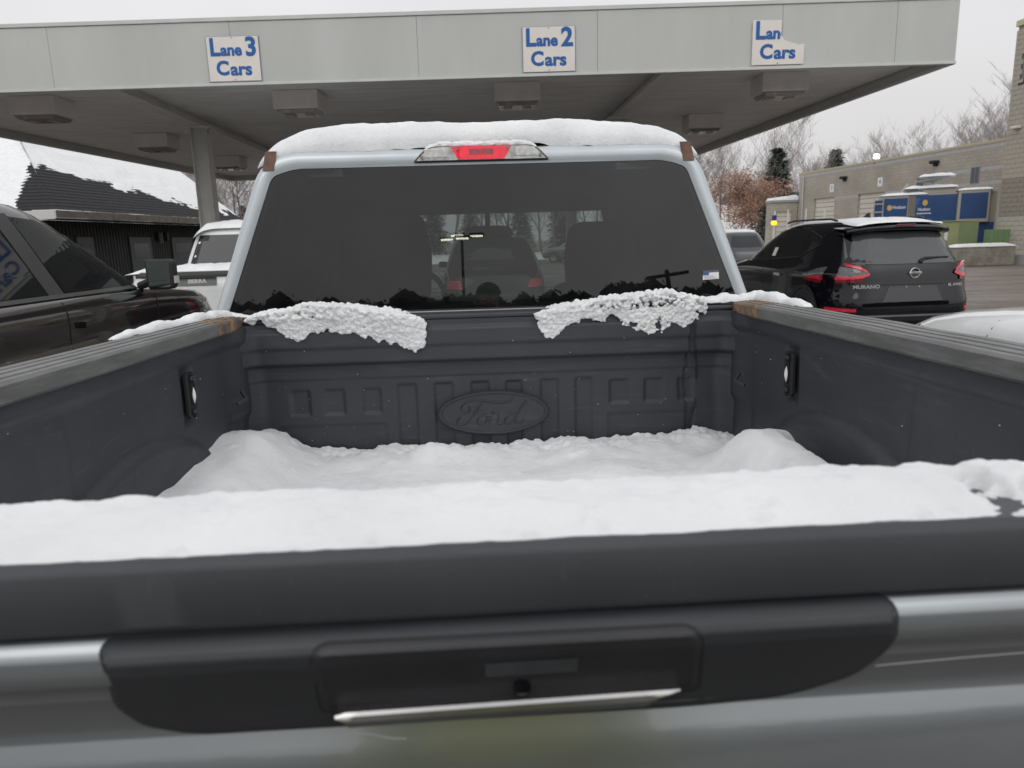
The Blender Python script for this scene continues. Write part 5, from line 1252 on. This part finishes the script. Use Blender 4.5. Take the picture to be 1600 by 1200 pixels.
# tall block building at the right edge
TB = empty('tall_block_building', (23.0, 31.0, 0), R(-88)); tag(TB, 'tall beige block building cut off by the right edge of the view', 'building')
TBW = mat('block_joint', (.33, .305, .265), .95); 
box('wall', TBW, .02, 12, .02, 10, 0, 9.75, TB)
SHADES = [mat('block_tan', (.42, .385, .325), .9, var=.1, vs=5, bump=.01, bs=40), mat('block_tan_pale', (.45, .415, .355), .9, var=.1, vs=5, bump=.01, bs=40), mat('block_brown', (.29, .26, .215), .9, var=.15, vs=5, bump=.012, bs=40)]
BRB = block_mat('beige_block_far', C1, C2, MO, .4, .2, 'x', .010)
mesh_cache = {}
def wallblock(x, z, si, w_=.39, brick_h=.19):
    key = (si, round(w_, 2))
    if key not in mesh_cache:
        b_ = MB().box(0, w_, 0, .05, 0, brick_h).build('block', SHADES[si], None); mesh_cache[key] = b_.data; o = b_
    else:
        o = bpy.data.objects.new('block', mesh_cache[key]); col.objects.link(o)
    o.location = (x, -.03+.004*rng.random(), z); o.parent = TB
for r_ in range(48):
    z = .2*r_+.005
    si = 2 if 1.9 < z < 3.5 else (1 if z < 1.9 or 5.4 < z < 5.6 else 0)
    if z > 9.5: break
    if 7.4 < z < 8.75: cols_ = 1
    else: cols_ = 6
    x = 0.0
    if r_ % 2: wallblock(0, z, si, .19); x = .2
    for c in range(cols_): wallblock(x+.4*c, z, si)
box('wall', BRB, 2.62, 12, -.03, .019, 0, 7.4, TB); box('wall', BRB, 2.62, 12, -.03, .019, 8.75, 9.6, TB)
box('coping', CREAMC, -.04, 12, -.07, 10, 9.752, 9.98, TB); box('foundation_ledge', BAND1, .62, 12, -.5, -.032, 0, .42, TB)
w_ = empty('window', (0, 0, 0)); w_.parent = TB
box('window_frame', mat('dark_frame', (.06, .055, .055), .5), .42, 12, -.02, .019, 7.45, 8.72, w_)
for k in range(6): box('pane', mat('far_pane', (.13, .14, .15), .1), .50+1.1*k, 1.5+1.1*k, -.028, -.021, 7.55, 8.62, w_)
box('window_sill', BLACKM, .38, 12, -.06, -.021, 7.38, 7.45, w_)
l_ = empty('wall_light', (.55, -.03, 5.6)); l_.parent = TB; box('light_hood', STEEL, -.1, .25, -.25, 0, 0, .12, l_, .03)

# mobile broadcast style trailer in blue
BTX = Matrix.Translation((20.35, 36.0, 0)) @ Matrix.Rotation(R(-33), 4, 'Z') @ Matrix.Diagonal((.84, 1, 1.04, 1))
BT = empty('blue_trailer'); BT.matrix_world = BTX; tag(BT, 'blue and white service trailer with snow on its roof, parked by the warehouse', 'trailer')
BLU = mat('trailer_blue', (.018, .065, .20), .35, coat=.5, var=.1, vs=1); BLU2 = mat('trailer_light_blue', (.05, .14, .33), .4); CREAM = mat('trailer_cream', (.42, .39, .35), .6)
box('chassis', BLACKM, .1, 5.9, .2, 2.2, .45, .8, BT)
box('body', CREAM, 0, 5.95, .02, 2.3, .8, 3.12, BT, .02)
box('front_panel', BLU, .32, 1.55, -.005, .018, .9, 2.98, BT); box('side_panel', BLU, 1.96, 4.04, -.005, .018, .85, 3.06, BT)
box('pillar_panel', mat('trailer_taupe', (.20, .175, .15), .6), 1.60, 1.93, -.012, .018, .85, 3.1, BT, .02)
for k in range(5): box('ladder_rung', BLU2 if 0 else CREAM, -.22, .26, -.05, -.02, 1.2+.38*k, 1.26+.38*k, BT)
box('ladder_back', BLU, -.18, .28, -.004, .017, .9, 2.92, BT)
for x in (-.24, .24): box('ladder_rail', CREAM, x, x+.04, -.06, -.022, .9, 3.05, BT)
MB().prism([(1.98, 2.45), (2.2, 2.95), (1.98, 2.95)], lambda u, v, k: (u, -.008 if k == 0 else -.006, v)).build('stripe', BLU2, BT); MB().prism([(1.98, 1.2), (3.0, 1.75), (2.8, 2.0), (1.98, 1.9)], lambda u, v, k: (u, -.008 if k == 0 else -.006, v)).build('stripe', BLU2, BT)
OR = mat('emblem_yellow', (.62, .42, .10), .5)
for x, z in ((.62, 2.55), (2.45, 2.72)): MB().tube([(x, -.012, z), (x, -.006, z)], .135, 20).build('round_emblem', OR, BT)
tx = text_mesh('lettering', 'Hudson', .22, M_WHITE, BT, .002, .003); tx.location = (1.12, -.010, 2.56)
tx = text_mesh('lettering', 'HUDSON', .17, M_WHITE, BT, .002, .006); tx.location = (.95, -.010, 2.05)
tx = text_mesh('lettering', 'Hudson', .20, M_WHITE, BT, .002, .003); tx.location = (2.42, -.010, 2.42)
box('lettering_line', mat('pale_print', (.5, .55, .6), .6), 2.05, 2.8, -.010, -.007, 2.20, 2.26, BT)
ex = box('slide_out', CREAM, 4.08, 5.6, -.30, .0, 1.75, 3.20, BT, .02); ex.name = 'slide_out'
box('slide_out_panel', BLU, 4.22, 5.5, -.315, -.302, 1.92, 3.06, ex)
box('rear_panel', BLU, 4.0, 5.9, -.006, .018, .85, 1.74, BT)
box('roof_unit', CREAM, 2.3, 4.0, .3, 1.6, 3.121, 3.42, BT, .05); box('roof_unit', mat('roof_grey', (.25, .26, .27), .6), 1.3, 2.0, .4, 1.2, 3.121, 3.45, BT, .05)
dish = empty('satellite_dish', (2.75, .9, 3.42)); dish.parent = BT
rows = [[(r_*math.cos(a)*1.3, r_*math.sin(a), .28+.30*r_*r_+.30*r_*math.cos(a)*.5) for a in [2*math.pi*k/28 for k in range(28)]] for r_ in (.02, .2, .4, .6, .75)]
MB().grid(rows, True).build('dish_bowl', mat('dish_grey', (.45, .47, .50), .5), dish, smooth=60); MB().tube([(0, 0, 0), (0, 0, .29)], .06, 8).build('dish_mount', STEEL, dish)
MB().tube([(-1.6, -.3, -.2), (-1.25, -.3, .22)], .09, 10).build('beacon', CREAM, dish)
wheels(BT, 2.0, (.5,), .4, .12) if 0 else None
for x in (1.2, 4.4): 
    rows = [[(x+r_*math.cos(2*math.pi*k/24), yy, .42+r_*math.sin(2*math.pi*k/24)) for k in range(24)] for yy, r_ in ((.3, .01), (.3, .38), (.34, .42), (.5, .42))]
    MB().grid(rows, True).build('wheel', RUBBER, BT, smooth=40)
def pad(name, x0, x1, y0, y1, z, h, label, seed, n=30, base=BTX, hv=.3):
    rows = []
    for i in range(n+1):
        row = []
        for j in range(n+1):
            u, v = i/n, j/n; e_ = (min(1, 6*min(u, 1-u))*min(1, 6*min(v, 1-v)))**.5
            x, y = lerp(x0, x1, u), lerp(y0, y1, v); row.append((x, y, z-.004+h*(1+hv*fbm(x*1.5, y*1.5, seed, 3))*e_))
        rows.append(row)
    o = MB().grid(rows).build(name, SNOW, smooth=80); o.matrix_world = base @ o.matrix_world; return tag(o, label, 'snow', kind='stuff')
pad('trailer_snow', .05, 2.6, -.06, 2.2, 3.12, .13, 'snow on the front roof section of the blue trailer', 1)
pad('trailer_snow', 1.3, 4.1, .15, 1.9, 3.40, .14, 'deep snow on the raised roof units of the blue trailer', 2)
pad('trailer_snow', 4.0, 5.75, -.34, 2.2, 3.20, .11, 'snow on the slide out roof of the blue trailer', 3)
pad('dish_snow', 2.0, 3.9, .3, 1.6, 3.93, .14, 'mound of snow lying in the satellite dish on the trailer', 4)

# green electrical cabinets and the concrete block
GN = mat('pale_green_cabinet', (.36, .38, .20), .6, var=.06, vs=2); GN2 = mat('mid_green_cabinet', (.24, .31, .16), .6, var=.06); GN3 = mat('dark_green_cabinet', (.17, .26, .13), .6)
gc = empty('utility_cabinet', (20.0, 31.3, 0)); tag(gc, 'large pale green utility cabinet behind the snow topped concrete block', 'cabinet')
box('cabinet_body', GN, 0, 1.5, 0, 1.2, 0, 1.86, gc, .02); box('cabinet_body', GN2, 1.503, 2.35, -.02, 1.2, 0, 1.84, gc, .02); box('cabinet_door', GN, .06, .72, -.02, -.001, .2, 1.75, gc, .01); box('cabinet_door', GN, .76, 1.42, -.02, -.001, .2, 1.75, gc, .01)
box('warning_label', M_WHITE, .80, .95, -.026, -.021, 1.05, 1.4, gc); box('cabinet_lid', GN, -.04, 2.4, -.06, 1.25, 1.862, 1.90, gc, .01)
gc = empty('utility_cabinet', (22.45, 31.7, 0)); tag(gc, 'narrow darker green utility cabinet against the tall block building', 'cabinet')
gc.location = (22.20, 30.2, 0)
for k in range(3): box('cabinet_body', GN3, .0+.27*k, .26+.27*k, 0, .5, 0, 1.46, gc, .01)
cb = empty('concrete_block', (19.72, 28.85, 0), R(-1)); tag(cb, 'long weathered concrete block barrier topped with snow', 'barrier')
CON = mat('weathered_concrete', (.30, .28, .235), .9, c2=(.21, .20, .16), ms=2.2, var=.12, vs=8, bump=.01, bs=20)
box('block_body', CON, 0, 2.55, 0, .65, .0, .80, cb, .04)
pad('barrier_snow', -.04, 2.6, -.04, .69, .79, .13, 'smooth snow cap along the top of the concrete block barrier', 5, base=Matrix.Translation((19.72, 28.85, 0)) @ Matrix.Rotation(R(-1), 4, 'Z'), hv=.15)
for x, y in ((20.9, 50), (21.4, 49), (22.2, 48), (23.0, 47)):
    p_ = MB().tube([(x, y, 0), (x, y, 3.1)], .06, 8).build('bollard_post', STEEL, None, smooth=50); tag(p_, 'one of four thin tan posts standing before the warehouse doors', 'post', 'thin posts before the warehouse')

# ------------------------------------------------------------------ trees
BARK = mat('grey_bark', (.17, .145, .135), .95, var=.2, vs=3); TWIG = mat('twig_grey', (.29, .27, .26), .95); TWIGR = mat('twig_reddish', (.30, .26, .245), .95)
def bare_tree(seed, H=12., spread=.5, tw=TWIG, levels=4, leaf=None):
    rg = random.Random(seed); tr, cr = MB(), MB(); tips = []
    def branch(p, d, L_, r_, lv):
        n = 4 if lv < 2 else 3; pts = [p]; rr = [r_]; q = p.copy(); dd = d.copy()
        for k in range(n):
            dd = (dd+Vector((rg.uniform(-1, 1), rg.uniform(-1, 1), rg.uniform(-.2, .5)))*.16).normalized(); q = q+dd*L_/n; pts.append(q.copy()); rr.append(r_*(1-.72*(k+1)/n))
        (tr if lv == 0 else cr).tube(pts, rr, 6 if lv == 0 else 3, cap=False)
        if lv >= levels: tips.append(q); return
        nb = (9, 7, 6, 5)[min(lv, 3)]
        for k in range(nb):
            t = rg.uniform(.28 if lv == 0 else .15, 1.0); i = min(int(t*n), n-1); b0 = pts[i].lerp(pts[i+1], t*n-i)
            a = rg.uniform(0, 6.28); side = Vector((math.cos(a), math.sin(a), 0)); nd = (dd*(1-spread)+side*spread+Vector((0, 0, .25))).normalized()
            branch(b0, nd, L_*rg.uniform(.42, .66), max(.012, r_*(1-.6*t)*.5), lv+1)
    branch(Vector((0, 0, 0)), Vector((0, 0, 1)), H*.72, H*.014, 0)
    m1 = tr.build('trunk', BARK, None, smooth=60, fix=False); m2 = cr.build('crown', tw, None, fix=False)
    res = [m1.data, m2.data]
    for o in (m1, m2): bpy.data.objects.remove(o)
    if leaf:
        lf = MB()
        for tp in tips:
            for _ in range(12):
                c = tp+Vector((rg.gauss(0, .36), rg.gauss(0, .36), rg.gauss(0, .32))); a, b2 = Vector((rg.gauss(0, 1), rg.gauss(0, 1), rg.gauss(0, 1))).normalized()*.12, Vector((rg.gauss(0, 1), rg.gauss(0, 1), rg.gauss(0, 1))).normalized()*.12
                lf.add([c-a, c+b2, c+a, c-b2], [(0, 1, 2, 3)])
        o = lf.build('leaves', leaf, None, fix=False); res.append(o.data); bpy.data.objects.remove(o)
    return res
def conifer(seed, H=10., W=2.6, snowy=0.):
    rg = random.Random(seed); tr, cr, sn = MB(), MB(), MB()
    tr.tube([(0, 0, 0), (0, 0, H*.96)], [H*.016, .02], 6, cap=False)
    z = H*.10
    while z < H*.98:
        f = z/H; R_ = W*(1-f)**.75*(1-.25*max(0, .25-f)*4)
        nb = 11
        for k in range(nb):
            a = rg.uniform(0, 6.28); L_ = R_*rg.uniform(.5, 1.2)
            d = Vector((math.cos(a), math.sin(a), rg.uniform(-.25, .1)))
            for s_ in range(11):
                t = (s_+.6)/11; c = Vector((0, 0, z))+d*L_*t+Vector((0, 0, -.18*L_*t*t))
                for _ in range(3):
                    o_ = c+Vector((rg.gauss(0, .16), rg.gauss(0, .16), rg.gauss(0, .10))); e1 = (d+Vector((rg.gauss(0, .6), rg.gauss(0, .6), rg.gauss(0, .35)))).normalized()*rg.uniform(.2, .40); e2 = Vector((-d.y, d.x, rg.gauss(0, .4))).normalized()*.10
                    cr.add([o_-e1*.4-e2, o_-e1*.4+e2, o_+e1], [(0, 1, 2)])
                if snowy and rg.random() < snowy:
                    o_ = c+Vector((rg.gauss(0, .1), rg.gauss(0, .1), .09)); r_ = rg.uniform(.09, .2)
                    sn.add([o_+Vector((r_*math.cos(q), r_*math.sin(q), -.02)) for q in (0, 1.26, 2.5, 3.8, 5.0)]+[o_+Vector((0, 0, .05))], [(i, (i+1) % 5, 5) for i in range(5)])
        z += H*.026
    res = []
    for mb, nm, m_ in ((tr, 'trunk', BARK), (cr, 'crown', mat('pine_needles', (.055, .080, .062), .9, c2=(.095, .125, .095), ms=1.2))) + (((sn, 'snow_on_boughs', SNOW),) if snowy else ()):
        o = mb.build(nm, m_, None, fix=False); res.append(o.data); bpy.data.objects.remove(o)
    return res
NAMES = {2: ('trunk', 'crown'), 3: ('trunk', 'crown', 'leaves')}
def place(kind, meshes, x, y, s_, label, group, rz=0., third='leaves'):
    t = empty(kind, (x, y, 0), rz); t.scale = (s_, s_, s_); tag(t, label, 'tree', group)
    for m_, nm in zip(meshes, ('trunk', 'crown', third)):
        o = bpy.data.objects.new(nm, m_); col.objects.link(o); o.parent = t
    return t
RUST = mat('rust_leaves', (.33, .185, .125), .9, c2=(.42, .27, .20), ms=.8)
bares = [bare_tree(11, 12, .50, TWIG), bare_tree(23, 13, .45, TWIGR), bare_tree(35, 12, .55, TWIG)]
rusty = [bare_tree(51, 8, .6, TWIGR, 3, RUST)]
pines = [conifer(3, 10, 3.4), conifer(9, 10, 3.0, .35)]
cnt = 0
# right-hand wood
G1 = 'bare trees in the wood behind the lot'
for i in range(36):
    x = 14+i*1.6+rng.uniform(-1, 1); y = 80+rng.uniform(-7, 14)
    s_ = interp([(14, .80), (30, .84), (38, .62), (46, .72), (52, .74), (56, .98), (62, 1.05), (75, 1.0)], x)*rng.uniform(.88, 1.1)
    place('bare_tree', bares[i % 3], x, y, s_, 'tall bare tree standing in the wood beyond the warehouse and lot', G1, rng.random()*6)
place('pine_tree', pines[0], 31.0, 74, 1.02, 'tall dark green pine standing left of the warehouse', None, .4)
place('pine_tree', pines[0], 40.0, 80, 1.06, 'dark pine top showing just above the warehouse roof', None, 2)
for x, y, s_, lb in ((29.6, 66, .52, 'snow laden fir at the left corner of the beige annex'), (27.4, 67.5, .42, 'small snow laden fir left of the larger snowy fir')):
    place('snowy_fir', pines[1], x, y, s_, lb, None, x, 'snow_on_boughs')
for x, y, s_, lb in ((25.6, 69, .80, 'rust leaved oak, the taller and more orange of the two'), (22.6, 71, .66, 'smaller rust leaved oak to the left of the orange one'), (28.2, 73, .72, 'rust leaved oak partly behind the pine')):
    place('rust_leaved_tree', rusty[0], x, y, s_, lb, None, x)
# wood beyond the left building and straight ahead, seen through the cab
for i in range(40):
    x = -42+i*1.45+rng.uniform(-.7, .7); y = 78+rng.uniform(-8, 12)
    place('bare_tree', bares[(i+1) % 3], x, y, rng.uniform(.72, .98), 'bare tree in the wood straight ahead beyond the canopy', 'bare trees ahead beyond the canopy', rng.random()*6)
for i in range(10):
    place('pine_tree', pines[i % 2], -30+i*5+rng.uniform(-1, 1), 84+rng.uniform(-3, 3), rng.uniform(.6, .9), 'dark conifer among the bare trees straight ahead', 'conifers ahead beyond the canopy', rng.random()*6, 'snow_on_boughs')
# wood behind the photographer (seen in the window's reflection)
def bushy(seed, H=7., W=3.2):
    rg = random.Random(seed); cr = MB(); tr = MB().tube([(0, 0, 0), (.1, 0, H*.45), (0, .1, H*.8)], [.22, .16, .05], 6, cap=False)
    lobes = [(Vector((0, 0, 1.2)), 2.0), (Vector((1.5, 0, 1.6)), 1.9), (Vector((-1.5, 0, 1.6)), 1.9)]+[(Vector((rg.uniform(-W*.6, W*.6), rg.uniform(-W*.6, W*.6), rg.uniform(H*.12, H*.80))), rg.uniform(.9, 1.6)) for _ in range(26)]
    for c, r_ in lobes:
        core = r_*.80; cr.add([c+v*core*rg.uniform(.8, 1.15) for v in ICO_V], ICO_F)
        for _ in range(90):
            d = Vector((rg.gauss(0, 1), rg.gauss(0, 1), rg.gauss(0, 1))).normalized()*r_*.88*rg.random()**.4; p = c+d; p.z = max(.1, min(p.z, H))
            a, b_ = [Vector((rg.gauss(0, 1), rg.gauss(0, 1), rg.gauss(0, 1))).normalized()*rg.uniform(.07, .16) for _ in range(2)]
            cr.add([p-a, p+b_, p+a, p-b_], [(0, 1, 2, 3)])
    res = []
    for mb, nm, m_ in ((tr, 'trunk', BARK), (cr, 'crown', mat('dark_foliage', (.018, .024, .018), .9, var=.4, vs=1.5))):
        o = mb.build(nm, m_, None, fix=False); res.append(o.data); bpy.data.objects.remove(o)
    return res
bush = [bushy(2), bushy(14)]
for i in range(64):
    x = -52+i*1.65+rng.uniform(-.8, .8); y = -43+rng.uniform(-2.5, 2.5)
    place('evergreen_tree', bush[i % 2], x, y, rng.uniform(.97, 1.08), 'dark bushy tree in the treeline behind the photographer, mirrored in the rear window', 'trees mirrored in the rear window', rng.random()*6)

# street furniture behind the photographer
LP = empty('lamp_post', (-1.25, -31, 0)); tag(LP, 'dark lot lamp post with lit heads, mirrored in the rear window', 'lamp post')
MB().tube([(0, 0, 0), (0, 0, 7.9)], [.10, .07], 10).build('pole', BLACKM, LP, smooth=50)
GLOW = mat('lamp_glow', (1, 1, .85), .4, emit=(1, 1, .82), es=14)
for dx, dy, dz in ((-.75, .0, .0), (.75, .1, .12), (-.25, -.6, .30), (.05, .75, -.1)):
    MB().tube([(0, 0, 7.85), (dx*.7, dy*.7, 7.9+dz)], .03, 6).build('lamp_arm', BLACKM, LP)
    h_ = box('lamp_head', BLACKM, dx-.36, dx+.36, dy-.2, dy+.2, 7.93+dz, 8.03+dz, LP, .02); box('lamp_lens', GLOW, dx-.31, dx+.31, dy-.16, dy+.16, 7.90+dz, 7.928+dz, h_)
for x, y, h_, lb in ((9.8, -31, 6.1, 'leaning wooden utility pole with a crossarm, mirrored in the rear window'), (5.2, -40, 5.9, 'thin bare pole mirrored in the rear window, right of centre')):
    t = empty('utility_pole', (x, y, 0), 0); tag(t, lb, 'utility pole'); t.rotation_euler = (0, R(-7) if x > 9 else 0, 0)
    MB().tube([(0, 0, 0), (0, 0, h_)], [.16, .11] if x > 9 else [.06, .04], 8).build('pole', BLACKM, t)
    if x > 9: box('crossarm', BLACKM, -1.1, 1.1, -.07, .07, h_-.35, h_-.18, t)

# ------------------------------------------------------------------ the person taking the picture (mirrored in the tailgate and the window)
def skinned(name, joints, edges, radii, m, root=0, sub=2, parent=None):
    me = bpy.data.meshes.new(name); me.from_pydata([Vector(j) for j in joints], edges, [])
    o = bpy.data.objects.new(name, me); col.objects.link(o)
    md = o.modifiers.new('skin', 'SKIN'); md.use_smooth_shade = True
    for v, r_ in zip(me.skin_vertices[0].data, radii): v.radius = r_ if isinstance(r_, tuple) else (r_, r_)
    me.skin_vertices[0].data[root].use_root = True
    sb = o.modifiers.new('sub', 'SUBSURF'); sb.levels = sub; sb.render_levels = sub
    me.materials.append(m)
    if parent: o.parent = parent
    return o
PX, PY = .03, -.50
PE = empty('person', (PX, PY, 0)); tag(PE, 'person in a yellow green work jacket holding a phone behind the tailgate', 'person')
SKIN = mat('skin', (.45, .27, .19), .6); JACK = mat('hi_vis_jacket', (.52, .54, .05), .75, var=.1, vs=6); TROU = mat('dark_trousers', (.03, .035, .05), .85)
J = [(0, 0, .98), (0, -.01, 1.15), (0, .0, 1.34), (0, .0, 1.46), (0, .02, 1.55), (0, .04, 1.63), (0, .05, 1.72), (0, .04, 1.79)]
Rr = [(.16, .11), (.15, .11), (.17, .11), (.09, .07), .055, .075, .088, .05]
E_ = [(i, i+1) for i in range(7)]
for sg in (-1, 1):
    b0 = len(J); J += [(sg*.185, 0, 1.42), (sg*.26, .10, 1.18), (sg*.17, .30, 1.40), (sg*.10, .395, 1.53), (sg*.085, .42, 1.575)]
    Rr += [.065, .048, .040, .028, .034]; E_ += [(2, b0), (b0, b0+1), (b0+1, b0+2), (b0+2, b0+3), (b0+3, b0+4)]
    b0 = len(J); J += [(sg*.10, 0, .90), (sg*.12, .02, .50), (sg*.13, -.01, .10), (sg*.13, -.01, .06), (sg*.14, .14, .05)]
    Rr += [.095, .062, .048, .05, .04]; E_ += [(0, b0), (b0, b0+1), (b0+1, b0+2), (b0+2, b0+3), (b0+3, b0+4)]
skinned('body', J, E_, Rr, SKIN, parent=PE)
J2 = [(0, 0, .86), (0, -.01, 1.15), (0, 0, 1.34), (0, .0, 1.47), (0, .015, 1.52)]; R2 = [(.20, .15), (.18, .14), (.20, .14), (.12, .10), (.08, .08)]; E2 = [(0, 1), (1, 2), (2, 3), (3, 4)]
for sg in (-1, 1):
    b0 = len(J2); J2 += [(sg*.19, 0, 1.425), (sg*.265, .10, 1.18), (sg*.175, .29, 1.39), (sg*.12, .37, 1.49)]; R2 += [.085, .068, .055, .048]; E2 += [(2, b0), (b0, b0+1), (b0+1, b0+2), (b0+2, b0+3)]
skinned('jacket', J2, E2, R2, JACK, parent=PE)
J3 = [(0, 0, .97)]; R3 = [(.18, .13)]; E3 = []
for sg in (-1, 1):
    b0 = len(J3); J3 += [(sg*.10, 0, .88), (sg*.12, .02, .50), (sg*.13, -.01, .12)]; R3 += [.112, .08, .07]; E3 += [(0, b0), (b0, b0+1), (b0+1, b0+2)]
skinned('trousers', J3, E3, R3, TROU, parent=PE)
for sg in (-1, 1):
    MB().prism(rounded([(-.05, -.12), (.05, -.12), (.055, .18), (-.055, .18)], [.03]*4, 4), lambda u, v, k: (sg*.13+u, v, .0 if k == 0 else .11)).build('boot', BLACKM, PE, bevel=.03)
    for f in range(4):
        L_ = (.055, .062, .058, .046)[f]; z0 = 1.60-.020*f
        skinned('finger', [(sg*.088, .435, z0), (sg*.070, .452, z0+.003), (sg*.070-sg*L_*.5, .455, z0+.002)], [(0, 1), (1, 2)], [.009, .0085, .007], SKIN, sub=1, parent=PE)
    skinned('thumb', [(sg*.082, .41, 1.58), (sg*.070, .405, 1.60), (sg*.045, .408, 1.605)], [(0, 1), (1, 2)], [.011, .010, .008], SKIN, sub=1, parent=PE)
rows = [[(.098*math.sin(a)*math.cos(b_), .035+.108*math.sin(a)*math.sin(b_), 1.735+.098*math.cos(a)) for b_ in [2*math.pi*k/24 for k in range(24)]] for a in [.02+1.45*j/10 for j in range(11)]]
MB().grid(rows, True).build('knit_hat', BLACKM, PE, smooth=60)
MB().tube([(0, .125, 1.70), (0, .155, 1.665), (0, .135, 1.66)], [.012, .018, .012], 8).build('nose', SKIN, PE, smooth=60)
for sg in (-1, 1):
    MB().tube([(sg*.034, .118, 1.700), (sg*.034, .132, 1.700)], [.014, .009], 10).build('eye', mat('eye_white', (.6, .6, .58), .2), PE, smooth=60)
    MB().tube([(sg*.088, .03, 1.715), (sg*.104, .02, 1.69), (sg*.09, .03, 1.655)], [.012, .016, .010], 8).build('ear', SKIN, PE, smooth=60)
for z_ in (1.0, 1.22):
    rows = [[((.205 if z_ > 1.1 else .212)*math.cos(a), -.005+.165*math.sin(a), z_+dz) for a in [2*math.pi*k/40 for k in range(40)]] for dz in (-.025, .025)]
    MB().grid(rows, True).build('reflective_band', mat('reflective_silver', (.6, .6, .6), .4, .5), PE, smooth=60)
MB().prism(rounded([(-.078, -.036), (.078, -.036), (.078, .036), (-.078, .036)], [.008]*4, 4), lambda u, v, k: (PX-.03+u+.0, -.062 if k == 0 else -.054, 1.592+v)).build('phone', BLACKP, None, bevel=.001)
tag(bpy.data.objects['phone'], 'dark phone held up in both hands by the person behind the tailgate', 'phone')
